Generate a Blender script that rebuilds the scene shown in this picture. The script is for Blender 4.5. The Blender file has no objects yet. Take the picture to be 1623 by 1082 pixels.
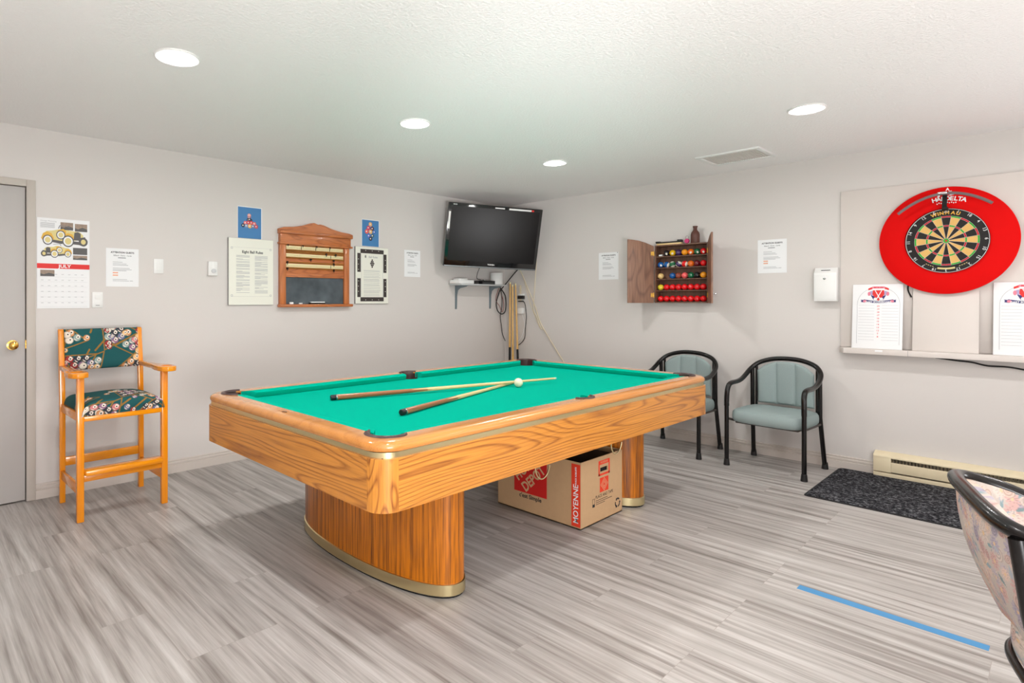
import bpy, bmesh, math, random
from mathutils import Vector, Matrix
from math import sin, cos, pi, radians
random.seed(7)
S = bpy.context.scene
C = S.collection

# ------------------------------------------------------------------ camera, world, exposure
CAM = Vector((-5.4071, -4.6064, 1.3097))
HEAD = radians(47.096)
cd = bpy.data.cameras.new('camera'); cam = bpy.data.objects.new('camera', cd); C.objects.link(cam)
cd.sensor_width = 36; cd.lens = 923.82 / 1623 * 36
cd.shift_x = (811.5 - 692.0) / 1623
cd.shift_y = -(541 - 475.5) / 1623
cd.clip_start = 0.05
cam.location = CAM; cam.rotation_euler = (pi / 2, 0, HEAD - pi / 2)
S.camera = cam
S.view_settings.view_transform = 'Standard'; S.view_settings.look = 'None'
S.view_settings.gamma = 1; S.view_settings.use_curve_mapping = False
S.view_settings.exposure = 1.13
w = bpy.data.worlds.new('world'); S.world = w; w.use_nodes = True
bg = w.node_tree.nodes['Background']; bg.inputs[0].default_value = (1.0, 0.985, 0.97, 1); bg.inputs[1].default_value = 1.2

def area(name, loc, size, size_y, energy, rot, col=(1, 1, 1)):
    l = bpy.data.lights.new(name, 'AREA'); l.shape = 'RECTANGLE'; l.size = size; l.size_y = size_y
    l.energy = energy; l.color = col
    o = bpy.data.objects.new(name, l); C.objects.link(o); o.location = loc; o.rotation_euler = rot
    return o
LAMP_STRENGTH = 105.0
def fill_spot(name, loc, target, energy, cone):
    l = bpy.data.lights.new(name, 'SPOT'); l.energy = energy; l.spot_size = radians(cone); l.spot_blend = 1; l.shadow_soft_size = .25; l.color = (.97, .985, 1)
    o = bpy.data.objects.new(name, l); C.objects.link(o); o.location = loc
    o.rotation_euler = (Vector(target) - Vector(loc)).to_track_quat('-Z', 'Y').to_euler()
# unseen spot added as fill, aimed up to brighten the far ceiling
fill_spot('ceiling_fill', (-5.75, -5.6, .9), (-1.3, -1.0, 2.62), 200, 29)
# added area light behind the camera, tilted up to fill ceiling and walls
area('bounce_fill', (-5.35, -6.0, .8), 1.1, 1.1, 74, (radians(90 + 52), 0, radians(-14)), (.98, .985, 1))
area('side_bounce_fill', (-1.3, -5.6, .7), .9, .9, 6, (radians(90 + 62), 0, radians(25)), (.97, .985, 1))  # extra fill light added out of view, lifts the ceiling on the right
H = 2.44

# ------------------------------------------------------------------ materials
def srgb(r, g, b):
    f = lambda c: (c / 255 / 12.92) if c / 255 <= .04045 else ((c / 255 + .055) / 1.055) ** 2.4
    return (f(r), f(g), f(b), 1)
def mat(name, col, rough=.5, metal=0, bump=0, bscale=200, emit=0, spec=.5, coat=0, var=0):
    m = bpy.data.materials.new(name); m.use_nodes = True; nt = m.node_tree; p = nt.nodes['Principled BSDF']
    p.inputs['Base Color'].default_value = col; p.inputs['Roughness'].default_value = rough
    p.inputs['Metallic'].default_value = metal; p.inputs['Specular IOR Level'].default_value = spec
    p.inputs['Coat Weight'].default_value = coat
    if emit:
        p.inputs['Emission Color'].default_value = col; p.inputs['Emission Strength'].default_value = emit
    tc = nt.nodes.new('ShaderNodeTexCoord')
    n = nt.nodes.new('ShaderNodeTexNoise'); n.inputs['Scale'].default_value = bscale; n.inputs['Detail'].default_value = 3
    nt.links.new(tc.outputs['Object'], n.inputs['Vector'])
    if bump:
        b = nt.nodes.new('ShaderNodeBump'); b.inputs['Strength'].default_value = bump; b.inputs['Distance'].default_value = .004
        nt.links.new(n.outputs['Fac'], b.inputs['Height']); nt.links.new(b.outputs['Normal'], p.inputs['Normal'])
    if var:
        mx = nt.nodes.new('ShaderNodeMix'); mx.data_type = 'RGBA'
        mx.inputs['A'].default_value = tuple(c * (1 - var) for c in col[:3]) + (1,)
        mx.inputs['B'].default_value = tuple(min(1, c * (1 + var)) for c in col[:3]) + (1,)
        nt.links.new(n.outputs['Fac'], mx.inputs['Factor']); nt.links.new(mx.outputs['Result'], p.inputs['Base Color'])
    return m
def wood(name, base, dark, axis, rings=9, warp=1.3, across=5.0, along=.55, rough=.32, coat=.3, fine=.35, line=.7, seed=0):
    m = bpy.data.materials.new(name); m.use_nodes = True; nt = m.node_tree; p = nt.nodes['Principled BSDF']
    N = nt.nodes.new; L = nt.links.new
    tc = N('ShaderNodeTexCoord')
    def mp(a, b):
        q = N('ShaderNodeMapping'); s = [b] * 3; s['xyz'.index(axis)] = a; q.inputs['Scale'].default_value = s
        q.inputs['Location'].default_value = (seed * 3.1, seed * 1.7, seed * 2.3); L(tc.outputs['Object'], q.inputs['Vector']); return q
    n1 = N('ShaderNodeTexNoise'); n1.inputs['Scale'].default_value = warp; n1.inputs['Detail'].default_value = 1.5
    n1.inputs['Roughness'].default_value = .35; L(mp(along, across).outputs[0], n1.inputs['Vector'])
    mu = N('ShaderNodeMath'); mu.operation = 'MULTIPLY'; mu.inputs[1].default_value = rings; L(n1.outputs['Fac'], mu.inputs[0])
    fr = N('ShaderNodeMath'); fr.operation = 'FRACT'; L(mu.outputs[0], fr.inputs[0])
    r1 = N('ShaderNodeValToRGB'); e = r1.color_ramp.elements
    e[0].position = 0; e[0].color = (1, 1, 1, 1); e[1].position = .28; e[1].color = (.12, .12, .12, 1)
    e2 = r1.color_ramp.elements.new(.8); e2.color = (0, 0, 0, 1); e3 = r1.color_ramp.elements.new(1.0); e3.color = (.9, .9, .9, 1)
    L(fr.outputs[0], r1.inputs[0])
    n2 = N('ShaderNodeTexNoise'); n2.inputs['Scale'].default_value = 1; n2.inputs['Detail'].default_value = 3
    L(mp(5, 190).outputs[0], n2.inputs['Vector'])
    r2 = N('ShaderNodeValToRGB'); r2.color_ramp.elements[0].position = .42; r2.color_ramp.elements[1].position = .68
    L(n2.outputs['Fac'], r2.inputs[0])
    # grain lines broken up by the pores
    ml = N('ShaderNodeMath'); ml.operation = 'MULTIPLY'; ml.inputs[1].default_value = line; L(r1.outputs[0], ml.inputs[0])
    mf = N('ShaderNodeMath'); mf.operation = 'MULTIPLY_ADD'; mf.inputs[1].default_value = fine; L(r2.outputs[0], mf.inputs[0]); L(ml.outputs[0], mf.inputs[2])
    mx = N('ShaderNodeMix'); mx.data_type = 'RGBA'; mx.inputs['A'].default_value = base; mx.inputs['B'].default_value = dark
    mx.clamp_factor = True
    L(mf.outputs[0], mx.inputs['Factor']); L(mx.outputs['Result'], p.inputs['Base Color'])
    p.inputs['Roughness'].default_value = rough; p.inputs['Coat Weight'].default_value = coat; p.inputs['Coat Roughness'].default_value = .12
    return m
def attr_mat(name, rough=.85, weave=0):
    m = bpy.data.materials.new(name); m.use_nodes = True; nt = m.node_tree; p = nt.nodes['Principled BSDF']
    a = nt.nodes.new('ShaderNodeVertexColor'); a.layer_name = 'pattern'
    nt.links.new(a.outputs['Color'], p.inputs['Base Color']); p.inputs['Roughness'].default_value = rough
    p.inputs['Specular IOR Level'].default_value = .25
    if weave:
        tc = nt.nodes.new('ShaderNodeTexCoord'); n = nt.nodes.new('ShaderNodeTexNoise'); n.inputs['Scale'].default_value = weave
        b = nt.nodes.new('ShaderNodeBump'); b.inputs['Strength'].default_value = .3; b.inputs['Distance'].default_value = .002
        nt.links.new(tc.outputs['Object'], n.inputs['Vector']); nt.links.new(n.outputs['Fac'], b.inputs['Height']); nt.links.new(b.outputs['Normal'], p.inputs['Normal'])
    return m

M = {}
M['wall'] = mat('wall_paint', srgb(216, 211, 207), .65, bump=.05, bscale=60, spec=.3)
M['ceil'] = mat('ceiling_stipple', srgb(245, 242, 241), .9, bump=1.0, bscale=75, spec=.1)
M['trim'] = mat('trim_paint', srgb(208, 199, 191), .45)
M['frame'] = mat('door_frame_paint', srgb(193, 185, 176), .5)
M['door'] = mat('door_paint', srgb(186, 182, 179), .45)
M['gap'] = mat('dark_gap', srgb(40, 32, 28), .8)
M['brass'] = mat('brass', srgb(232, 216, 168), .28, 1)
M['gold'] = mat('brass_knob', srgb(215, 170, 85), .2, 1)
M['chrome'] = mat('chrome', srgb(200, 200, 200), .2, 1)
M['white'] = mat('white_plastic', srgb(236, 236, 234), .35)
M['lens'] = mat('lamp_lens', (1.0, .98, .96, 1), .5, emit=LAMP_STRENGTH)
M['paper'] = mat('paper', srgb(238, 239, 240), .7)
M['ink'] = mat('black_ink', srgb(38, 38, 42), .7)
M['grey_ink'] = mat('grey_ink', srgb(176, 178, 180), .7)
M['mid_ink'] = mat('mid_grey_ink', srgb(120, 122, 126), .7)
M['orange_ink'] = mat('orange_ink', srgb(236, 178, 150), .7)
M['red_ink'] = mat('red_ink', srgb(222, 38, 34), .55)
M['navy_ink'] = mat('navy_ink', srgb(52, 46, 112), .6)
M['pink_ink'] = mat('pink_ink', srgb(226, 130, 150), .6)
M['lav_ink'] = mat('lavender_ink', srgb(176, 160, 200), .6)
M['car_yellow'] = mat('yellow_ink', srgb(226, 178, 70), .6)
M['car_cream'] = mat('cream_ink', srgb(222, 206, 140), .6)
M['brown_ink'] = mat('brown_ink', srgb(156, 136, 120), .6, var=.35, bscale=90)
M['dark_ink'] = mat('dark_grey_ink', srgb(92, 90, 90), .6)
M['poster_blue'] = mat('poster_blue', srgb(66, 128, 184), .5)
M['cloth'] = mat('green_cloth', srgb(0, 172, 146), .95, bump=.1, bscale=900, spec=.02)
M['cloth_dk'] = M['cloth']
M['leather'] = mat('brown_leather', srgb(70, 48, 46), .4, bump=.1, bscale=300)
M['black'] = mat('black_plastic', srgb(22, 21, 22), .35)
M['matt_black'] = mat('matt_black', srgb(14, 13, 13), .8)
M['gloss_black'] = mat('black_enamel', srgb(11, 8, 8), .26, coat=.12, spec=.4)
M['screen'] = mat('tv_screen', srgb(9, 9, 10), .22, spec=.42)
M['bezel'] = mat('tv_bezel', srgb(16, 16, 18), .12, coat=.5)
M['silver'] = mat('silver_strip', srgb(130, 133, 135), .35, .6)
M['seat_green'] = mat('teal_velour', srgb(150, 165, 164), .9, bump=.25, bscale=260, spec=.15, var=.12)
M['card'] = mat('cardboard', srgb(196, 160, 120), .8, var=.05, bscale=30)
M['card_red'] = mat('box_red_print', srgb(232, 62, 32), .7)
M['card_dred'] = mat('box_logo_print', srgb(205, 26, 20), .7)
M['card_tan'] = mat('box_stencil', srgb(208, 170, 128), .8)
M['dart_red'] = mat('red_foam', srgb(218, 3, 3), .75, bump=.05, bscale=400, spec=.15)
M['sisal_black'] = mat('sisal_black', srgb(38, 36, 35), .9, var=.2, bscale=300)
M['sisal_tan'] = mat('sisal_tan', srgb(222, 178, 106), .9, var=.06, bscale=300)
M['sisal_red'] = mat('sisal_red', srgb(196, 24, 44), .85)
M['sisal_green'] = mat('sisal_green', srgb(52, 170, 52), .85)
M['wire'] = mat('wire', srgb(224, 224, 224), .35, .3)
M['gold_ink'] = mat('gold_lettering', srgb(232, 176, 64), .6)
M['cream_ink'] = mat('cream_lettering', srgb(214, 194, 130), .6)
M['heater'] = mat('cream_enamel', srgb(226, 212, 180), .4)
M['fins'] = mat('heater_fins', srgb(120, 108, 92), .5, .3, var=.5, bscale=120)
M['tape'] = mat('blue_tape', srgb(72, 140, 190), .6)
M['bracket'] = mat('grey_bracket', srgb(120, 132, 138), .4)
M['shelf_w'] = mat('white_shelf', srgb(190, 192, 192), .45)
M['cream_cable'] = mat('cream_cable', srgb(224, 212, 186), .5)
M['red_cable'] = mat('red_cable', srgb(150, 60, 50), .5)
M['arc'] = mat('grey_light_bar', srgb(112, 96, 96), .4)
M['ivory'] = mat('ivory', srgb(238, 226, 176), .4)
M['cueball'] = mat('cue_ball_resin', srgb(250, 238, 206), .15, coat=.5)
M['maple'] = wood('maple_shaft', srgb(240, 208, 150), srgb(206, 160, 96), 'x', rings=4, line=.15, fine=.25)
M['maple_z'] = wood('maple_shaft_upright', srgb(232, 188, 112), srgb(200, 148, 72), 'z', rings=4, line=.2, fine=.3)
M['butt'] = wood('walnut_butt', srgb(176, 108, 62), srgb(128, 70, 38), 'x', rings=4, line=.3, fine=.5)
OB, OD = srgb(214, 142, 56), srgb(132, 68, 18)
M['oak_x'] = wood('oak_long_panel', OB, OD, 'x', rings=26, warp=1.0, across=5.5, along=.55, line=.62, fine=.30)
M['oak_y'] = wood('oak_end_panel', OB, OD, 'y', rings=26, warp=1.0, across=5.5, along=.6, line=.62, fine=.30, seed=5)
M['oak_c'] = wood('oak_corner', OB, OD, 'z', rings=15, warp=1.6, across=5, along=1.3, line=.75, fine=.28, seed=2)
M['oak_rail'] = wood('oak_rail_top', srgb(212, 142, 68), srgb(168, 98, 36), 'x', rings=5, warp=1.2, across=5, along=.5, line=.3, fine=.3, rough=.25, coat=.6)
M['oak_ped'] = wood('oak_pedestal', srgb(206, 118, 4), srgb(92, 42, 2), 'z', rings=16, warp=1.4, across=3.5, along=.05, line=.5, fine=.6, seed=3, coat=.12)
M['stool_w'] = wood('amber_varnished_wood', srgb(244, 150, 14), srgb(214, 112, 8), 'z', rings=5, line=.25, fine=.3, rough=.22, coat=.5)
M['stool_x'] = wood('amber_varnished_rail', srgb(244, 154, 16), srgb(214, 114, 8), 'x', rings=5, line=.25, fine=.3, rough=.22, coat=.5)
M['board_w'] = wood('red_oak_board', srgb(200, 118, 62), srgb(134, 68, 30), 'x', rings=9, warp=1.5, across=9, along=1.6, line=.5, fine=.4)
M['board_z'] = wood('red_oak_stile', srgb(202, 120, 66), srgb(150, 82, 40), 'z', rings=7, across=8, along=1, line=.4, fine=.4)
M['walnut'] = wood('walnut_cabinet', srgb(118, 82, 64), srgb(70, 44, 34), 'z', rings=6, across=7, along=1.2, line=.4, fine=.5, rough=.5, coat=.05)
M['walnut_d'] = wood('walnut_door', srgb(152, 112, 90), srgb(92, 62, 50), 'z', rings=6, across=6, along=1.4, line=.45, fine=.6, rough=.5, coat=.05, seed=4)
M['bottle'] = mat('brown_stoneware', srgb(88, 50, 40), .45)
M['magenta'] = mat('magenta_plastic', srgb(200, 40, 110), .4)
M['slate'] = mat('chalkboard_slate', srgb(78, 86, 92), .8, var=.8, bscale=7)
def rug_mat():
    m = mat('charcoal_carpet', srgb(70, 70, 74), .98, bump=1, bscale=120, spec=.05); nt = m.node_tree; N = nt.nodes.new; L = nt.links.new
    tc = N('ShaderNodeTexCoord'); n = N('ShaderNodeTexNoise'); n.inputs['Scale'].default_value = 55; n.inputs['Detail'].default_value = 4; n.inputs['Roughness'].default_value = .7
    r = N('ShaderNodeValToRGB'); e = r.color_ramp.elements; e[0].position = .40; e[0].color = srgb(30, 30, 34); e[1].position = .66; e[1].color = srgb(128, 128, 132)
    q = r.color_ramp.elements.new(.52); q.color = srgb(62, 62, 66)
    L(tc.outputs['Object'], n.inputs['Vector']); L(n.outputs['Fac'], r.inputs[0]); L(r.outputs[0], nt.nodes['Principled BSDF'].inputs['Base Color']); return m
M['mat_rug'] = rug_mat()
M['mat_edge'] = mat('rubber_edge', srgb(26, 26, 28), .8)
M['grille'] = mat('vent_mesh', srgb(210, 206, 200), .7, var=.12, bscale=260)
M['oval'] = mat('dark_oval', srgb(120, 78, 44), .4)
M['panel'] = mat('painted_board', srgb(217, 209, 203), .55)
M['stool_f'] = attr_mat('billiard_print_fabric', .9, 400)
M['floral'] = attr_mat('floral_fabric', .95, 300)

def floor_mat():
    m = bpy.data.materials.new('grey_plank_floor'); m.use_nodes = True; nt = m.node_tree; p = nt.nodes['Principled BSDF']
    N = nt.nodes.new; L = nt.links.new
    tc = N('ShaderNodeTexCoord')
    mp = N('ShaderNodeMapping'); mp.inputs['Rotation'].default_value = (0, 0, pi / 2); L(tc.outputs['Object'], mp.inputs['Vector'])
    br = N('ShaderNodeTexBrick'); br.inputs['Scale'].default_value = 1; br.inputs['Brick Width'].default_value = 1.22
    br.inputs['Row Height'].default_value = .178; br.inputs['Mortar Size'].default_value = .0009; br.inputs['Mortar Smooth'].default_value = .3
    br.offset = .37; br.offset_frequency = 3
    br.inputs['Color1'].default_value = (0, 0, 0, 1); br.inputs['Color2'].default_value = (1, 1, 1, 1); br.inputs['Mortar'].default_value = (.5, .5, .5, 1)
    L(mp.outputs[0], br.inputs['Vector'])
    # streaks: shifted per plank by its random value
    cmb = N('ShaderNodeCombineXYZ'); mu = N('ShaderNodeMath'); mu.operation = 'MULTIPLY'; mu.inputs[1].default_value = 37
    L(br.outputs['Color'], mu.inputs[0]); L(mu.outputs[0], cmb.inputs[0]); L(mu.outputs[0], cmb.inputs[2])
    ad = N('ShaderNodeVectorMath'); ad.operation = 'ADD'
    def streak(a, b, sc, det):
        q = N('ShaderNodeMapping'); q.inputs['Scale'].default_value = (b, a, 1); L(tc.outputs['Object'], q.inputs['Vector'])
        v = N('ShaderNodeVectorMath'); v.operation = 'ADD'; L(q.outputs[0], v.inputs[0]); L(cmb.outputs[0], v.inputs[1])
        n = N('ShaderNodeTexNoise'); n.inputs['Scale'].default_value = sc; n.inputs['Detail'].default_value = det; n.inputs['Roughness'].default_value = .6
        L(v.outputs[0], n.inputs['Vector']); return n
    s1 = streak(1.0, 26, 1, 4); s2 = streak(3.5, 120, 1, 3)
    r1 = N('ShaderNodeValToRGB'); c = r1.color_ramp
    c.elements[0].position = .28; c.elements[0].color = srgb(132, 125, 120)
    c.elements[1].position = .72; c.elements[1].color = srgb(210, 207, 204)
    e = c.elements.new(.5); e.color = srgb(184, 179, 175)
    L(s1.outputs['Fac'], r1.inputs[0])
    r2 = N('ShaderNodeValToRGB'); r2.color_ramp.elements[0].position = .3; r2.color_ramp.elements[0].color = (.76, .75, .74, 1)
    r2.color_ramp.elements[1].position = .62; r2.color_ramp.elements[1].color = (1, 1, 1, 1); L(s2.outputs['Fac'], r2.inputs[0])
    m1 = N('ShaderNodeMix'); m1.data_type = 'RGBA'; m1.blend_type = 'MULTIPLY'; m1.inputs['Factor'].default_value = .8
    L(r1.outputs[0], m1.inputs['A']); L(r2.outputs[0], m1.inputs['B'])
    rp = N('ShaderNodeValToRGB'); rp.color_ramp.elements[0].color = (.86, .855, .85, 1); rp.color_ramp.elements[1].color = (1, 1, 1, 1)
    L(br.outputs['Color'], rp.inputs[0])
    m2 = N('ShaderNodeMix'); m2.data_type = 'RGBA'; m2.blend_type = 'MULTIPLY'; m2.inputs['Factor'].default_value = 1
    L(m1.outputs['Result'], m2.inputs['A']); L(rp.outputs[0], m2.inputs['B'])
    m3 = N('ShaderNodeMix'); m3.data_type = 'RGBA'; m3.inputs['B'].default_value = srgb(160, 152, 146)
    L(br.outputs['Fac'], m3.inputs['Factor']); L(m2.outputs['Result'], m3.inputs['A'])
    L(m3.outputs['Result'], p.inputs['Base Color']); p.inputs['Roughness'].default_value = .42; p.inputs['Specular IOR Level'].default_value = .4
    b = N('ShaderNodeBump'); b.inputs['Strength'].default_value = .12; b.inputs['Distance'].default_value = .001
    L(s2.outputs['Fac'], b.inputs['Height']); L(b.outputs['Normal'], p.inputs['Normal'])
    return m
M['floor'] = floor_mat()

# ------------------------------------------------------------------ mesh builder
def catmull(P, n=6, closed=False):
    P = [Vector(p) for p in P]; out = []
    k = len(P)
    rng = range(k if closed else k - 1)
    for i in rng:
        a = P[(i - 1) % k] if closed or i > 0 else P[0] * 2 - P[1]
        b = P[i]; c = P[(i + 1) % k]
        d = P[(i + 2) % k] if closed or i < k - 2 else P[-1] * 2 - P[-2]
        for s in range(n):
            t = s / n
            out.append(.5 * ((2 * b) + (c - a) * t + (2 * a - 5 * b + 4 * c - d) * t * t + (3 * b - a - 3 * c + d) * t ** 3))
    if not closed: out.append(P[-1])
    return out
class MB:
    def __init__(s): s.bm = bmesh.new(); s.col = None
    def _merge(s, t, m, mx=None):
        if mx is not None: t.transform(mx)
        for f in t.faces: f.material_index = m; f.smooth = True
        me = bpy.data.meshes.new('tmp'); t.to_mesh(me); t.free(); s.bm.from_mesh(me); bpy.data.meshes.remove(me); return s
    def box(s, c, d, m=0, bev=0, seg=2, mx=None, rot=None):
        t = bmesh.new(); bmesh.ops.create_cube(t, size=1)
        bmesh.ops.scale(t, vec=d, verts=t.verts)
        if bev: bmesh.ops.bevel(t, geom=t.edges[:], offset=bev, segments=seg, profile=.5, affect='EDGES')
        q = Matrix.Translation(c)
        if rot: q = q @ Matrix.Rotation(rot[0], 4, 'X') @ Matrix.Rotation(rot[1], 4, 'Y') @ Matrix.Rotation(rot[2], 4, 'Z')
        if mx is not None: q = mx @ q
        return s._merge(t, m, q)
    def bx(s, x0, x1, y0, y1, z0, z1, m=0, bev=0, seg=2):
        return s.box(((x0 + x1) / 2, (y0 + y1) / 2, (z0 + z1) / 2), (abs(x1 - x0), abs(y1 - y0), abs(z1 - z0)), m, bev, seg)
    def prism(s, pts, h0, h1, m=0, axis='y', bev=0, mx=None):
        """polygon pts in the plane across `axis`, extruded from h0 to h1"""
        t = bmesh.new()
        def v(p, h):
            return {'y': (p[0], h, p[1]), 'x': (h, p[0], p[1]), 'z': (p[0], p[1], h)}[axis]
        a = [t.verts.new(v(p, h0)) for p in pts]; b = [t.verts.new(v(p, h1)) for p in pts]
        t.faces.new(a); t.faces.new(b[::-1]); n = len(pts)
        for i in range(n): t.faces.new((a[i], b[i], b[(i + 1) % n], a[(i + 1) % n]))
        bmesh.ops.recalc_face_normals(t, faces=t.faces)
        if bev:
            bmesh.ops.bevel(t, geom=t.edges[:], offset=bev, segments=2, profile=.5, affect='EDGES')
        return s._merge(t, m, mx)
    def flat(s, pts, y, m=0, mx=None):
        """flat printed polygon on the plane y (x,z points), facing -y"""
        t = bmesh.new(); f = t.faces.new([t.verts.new((p[0], y, p[1])) for p in pts]); f.normal_update()
        if f.normal.y > 0: f.normal_flip()
        return s._merge(t, m, mx)
    def rect(s, x0, x1, z0, z1, y, m=0): return s.flat([(x0, z0), (x1, z0), (x1, z1), (x0, z1)], y, m)
    def disc(s, x, z, rx, rz, y, m=0, n=20, a0=0, a1=2 * pi):
        return s.flat([(x + rx * cos(a0 + (a1 - a0) * i / n), z + rz * sin(a0 + (a1 - a0) * i / n)) for i in range(n if a1 - a0 > 6.2 else n + 1)], y, m)
    def ring(s, x, z, r0, r1, y, m=0, n=64, a0=0, a1=2 * pi):
        for i in range(n):
            p, q = a0 + (a1 - a0) * i / n, a0 + (a1 - a0) * (i + 1) / n
            s.flat([(x + r0 * cos(p), z + r0 * sin(p)), (x + r1 * cos(p), z + r1 * sin(p)), (x + r1 * cos(q), z + r1 * sin(q)), (x + r0 * cos(q), z + r0 * sin(q))], y, m)
        return s
    def tube(s, P, r, m=0, seg=10, n=6, closed=False, smooth=True, mx=None, sq=None):
        Q = catmull(P, n, closed) if smooth else [Vector(p) for p in P]
        k = len(Q); t = bmesh.new(); rings = []; up = None
        for i, p in enumerate(Q):
            a = Q[(i - 1) % k] if closed or i > 0 else p; b = Q[(i + 1) % k] if closed or i < k - 1 else p
            d = (b - a).normalized()
            if up is None:
                up = Vector((0, 0, 1)) if abs(d.z) < .9 else Vector((0, 1, 0))
            u = (up - d * up.dot(d)).normalized(); v = d.cross(u); up = u
            rr = r(i / (k - 1)) if callable(r) else r
            sc = sq or (1, 1)
            rings.append([t.verts.new(p + u * rr * sc[0] * cos(2 * pi * j / seg) + v * rr * sc[1] * sin(2 * pi * j / seg)) for j in range(seg)])
        for i in range(k if closed else k - 1):
            A, B = rings[i], rings[(i + 1) % k]
            for j in range(seg): t.faces.new((A[j], A[(j + 1) % seg], B[(j + 1) % seg], B[j]))
        if not closed: t.faces.new(rings[0][::-1]); t.faces.new(rings[-1])
        bmesh.ops.recalc_face_normals(t, faces=t.faces)
        return s._merge(t, m, mx)
    def lathe(s, prof, m=0, seg=32, mx=None, cap=True):
        t = bmesh.new(); R = []
        for r, z in prof:
            R.append([t.verts.new((r * cos(2 * pi * j / seg), r * sin(2 * pi * j / seg), z)) for j in range(seg)] if r > 1e-6 else [t.verts.new((0, 0, z))])
        for A, B in zip(R, R[1:]):
            for j in range(seg):
                j2 = (j + 1) % seg
                if len(A) == 1 and len(B) == 1: continue
                if len(A) == 1: t.faces.new((A[0], B[j], B[j2]))
                elif len(B) == 1: t.faces.new((A[j], A[j2], B[0]))
                else: t.faces.new((A[j], A[j2], B[j2], B[j]))
        if cap:
            if len(R[0]) > 1: t.faces.new(R[0][::-1])
            if len(R[-1]) > 1: t.faces.new(R[-1])
        bmesh.ops.recalc_face_normals(t, faces=t.faces)
        return s._merge(t, m, mx)
    def loft(s, loops, m=0, caps=True, closed=False, mx=None):
        t = bmesh.new(); R = [[t.verts.new(p) for p in l] for l in loops]
        n = len(R[0])
        for i in range(len(R) if closed else len(R) - 1):
            A, B = R[i], R[(i + 1) % len(R)]
            for j in range(n): t.faces.new((A[j], A[(j + 1) % n], B[(j + 1) % n], B[j]))
        if caps and not closed: t.faces.new(R[0][::-1]); t.faces.new(R[-1])
        bmesh.ops.recalc_face_normals(t, faces=t.faces)
        return s._merge(t, m, mx)
    def grid(s, fn, nu, nv, m=0, mx=None, col=None):
        """fn(u,v)->point, u,v in 0..1; optional col(u,v)->rgba goes to the pattern attribute"""
        V = [fn(i / nu, j / nv) for j in range(nv + 1) for i in range(nu + 1)]
        F = [(j * (nu + 1) + i, j * (nu + 1) + i + 1, (j + 1) * (nu + 1) + i + 1, (j + 1) * (nu + 1) + i) for j in range(nv) for i in range(nu)]
        me = bpy.data.meshes.new('tmp'); me.from_pydata([tuple(v) for v in V], [], F)
        if col:
            a = me.attributes.new('pattern', 'FLOAT_COLOR', 'POINT'); buf = []
            for j in range(nv + 1):
                for i in range(nu + 1): buf += list(col(i / nu, j / nv))
            a.data.foreach_set('color', buf)
        for p in me.polygons: p.material_index = m; p.use_smooth = True
        if mx is not None: me.transform(mx)
        s.bm.from_mesh(me); bpy.data.meshes.remove(me); return s
    def sphere(s, c, r, m=0, seg=24, rings=12, scl=(1, 1, 1), mx=None):
        t = bmesh.new(); bmesh.ops.create_uvsphere(t, u_segments=seg, v_segments=rings, radius=r)
        q = Matrix.Translation(c) @ Matrix.Diagonal((*scl, 1))
        if mx is not None: q = mx @ q
        return s._merge(t, m, q)
    def text(s, body, x, z, y, size, m=0, ax='CENTER', rot=0, sx=1, bold=0, mx=None, spacing=1):
        """lettering lying on the plane y, facing -y"""
        cu = bpy.data.curves.new('t', 'FONT'); cu.body = body; cu.size = size; cu.align_x = ax; cu.align_y = 'CENTER'
        cu.resolution_u = 3; cu.space_character = spacing; cu.offset = bold; cu.fill_mode = 'FRONT'
        o = bpy.data.objects.new('t', cu); C.objects.link(o)
        bpy.context.view_layer.update()
        me = bpy.data.meshes.new_from_object(o.evaluated_get(bpy.context.evaluated_depsgraph_get()))
        bpy.data.objects.remove(o); bpy.data.curves.remove(cu)
        q = Matrix.Translation((x, y, z)) @ Matrix.Rotation(pi / 2, 4, 'X') @ Matrix.Rotation(rot, 4, 'Z') @ Matrix.Diagonal((sx, 1, 1, 1))
        if mx is not None: q = mx @ q
        me.transform(q)
        me.materials.clear()
        for p in me.polygons: p.material_index = m
        s.bm.from_mesh(me); bpy.data.meshes.remove(me)
        return s
    def build(s, name, mats, parent=None, loc=None, rz=0, sharp=38, label=None):
        me = bpy.data.meshes.new(name); s.bm.to_mesh(me); s.bm.free()
        if not isinstance(mats, (list, tuple)): mats = [mats]
        for q in mats: me.materials.append(M[q] if isinstance(q, str) else q)
        me.set_sharp_from_angle(angle=radians(sharp))
        o = bpy.data.objects.new(name, me); C.objects.link(o)
        if parent is not None: o.parent = parent
        if loc is not None: o.location = loc
        if rz: o.rotation_euler = (0, 0, rz)
        if label: o['label'] = label
        return o
def tag(o, label, cat, group=None):
    o['label'] = label; o['category'] = cat
    if group: o['group'] = group
    return o
def thing(name, label, cat, loc=(0, 0, 0), rz=0, group=None):
    o = bpy.data.objects.new(name, None); C.objects.link(o); o.location = loc; o.rotation_euler = (0, 0, rz); o.empty_display_size = .1
    return tag(o, label, cat, group)
def struct(o): o['kind'] = 'structure'; return o
def copy_tree(o, parent=None):
    kids = list(o.children); c = o.copy(); C.objects.link(c); c.parent = parent
    for k in kids: copy_tree(k, c)
    return c
def cut(o, cutters):
    """boolean difference applied to the mesh, cutters removed"""
    for c in cutters:
        md = o.modifiers.new('b', 'BOOLEAN'); md.operation = 'DIFFERENCE'; md.object = c; md.solver = 'EXACT'
    bpy.context.view_layer.update()
    me = bpy.data.meshes.new_from_object(o.evaluated_get(bpy.context.evaluated_depsgraph_get()))
    o.modifiers.clear(); o.data = me
    me.set_sharp_from_angle(angle=radians(38))
RW = -pi / 2      # objects on the right wall: built facing -y, then turned so that they face -x

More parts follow.
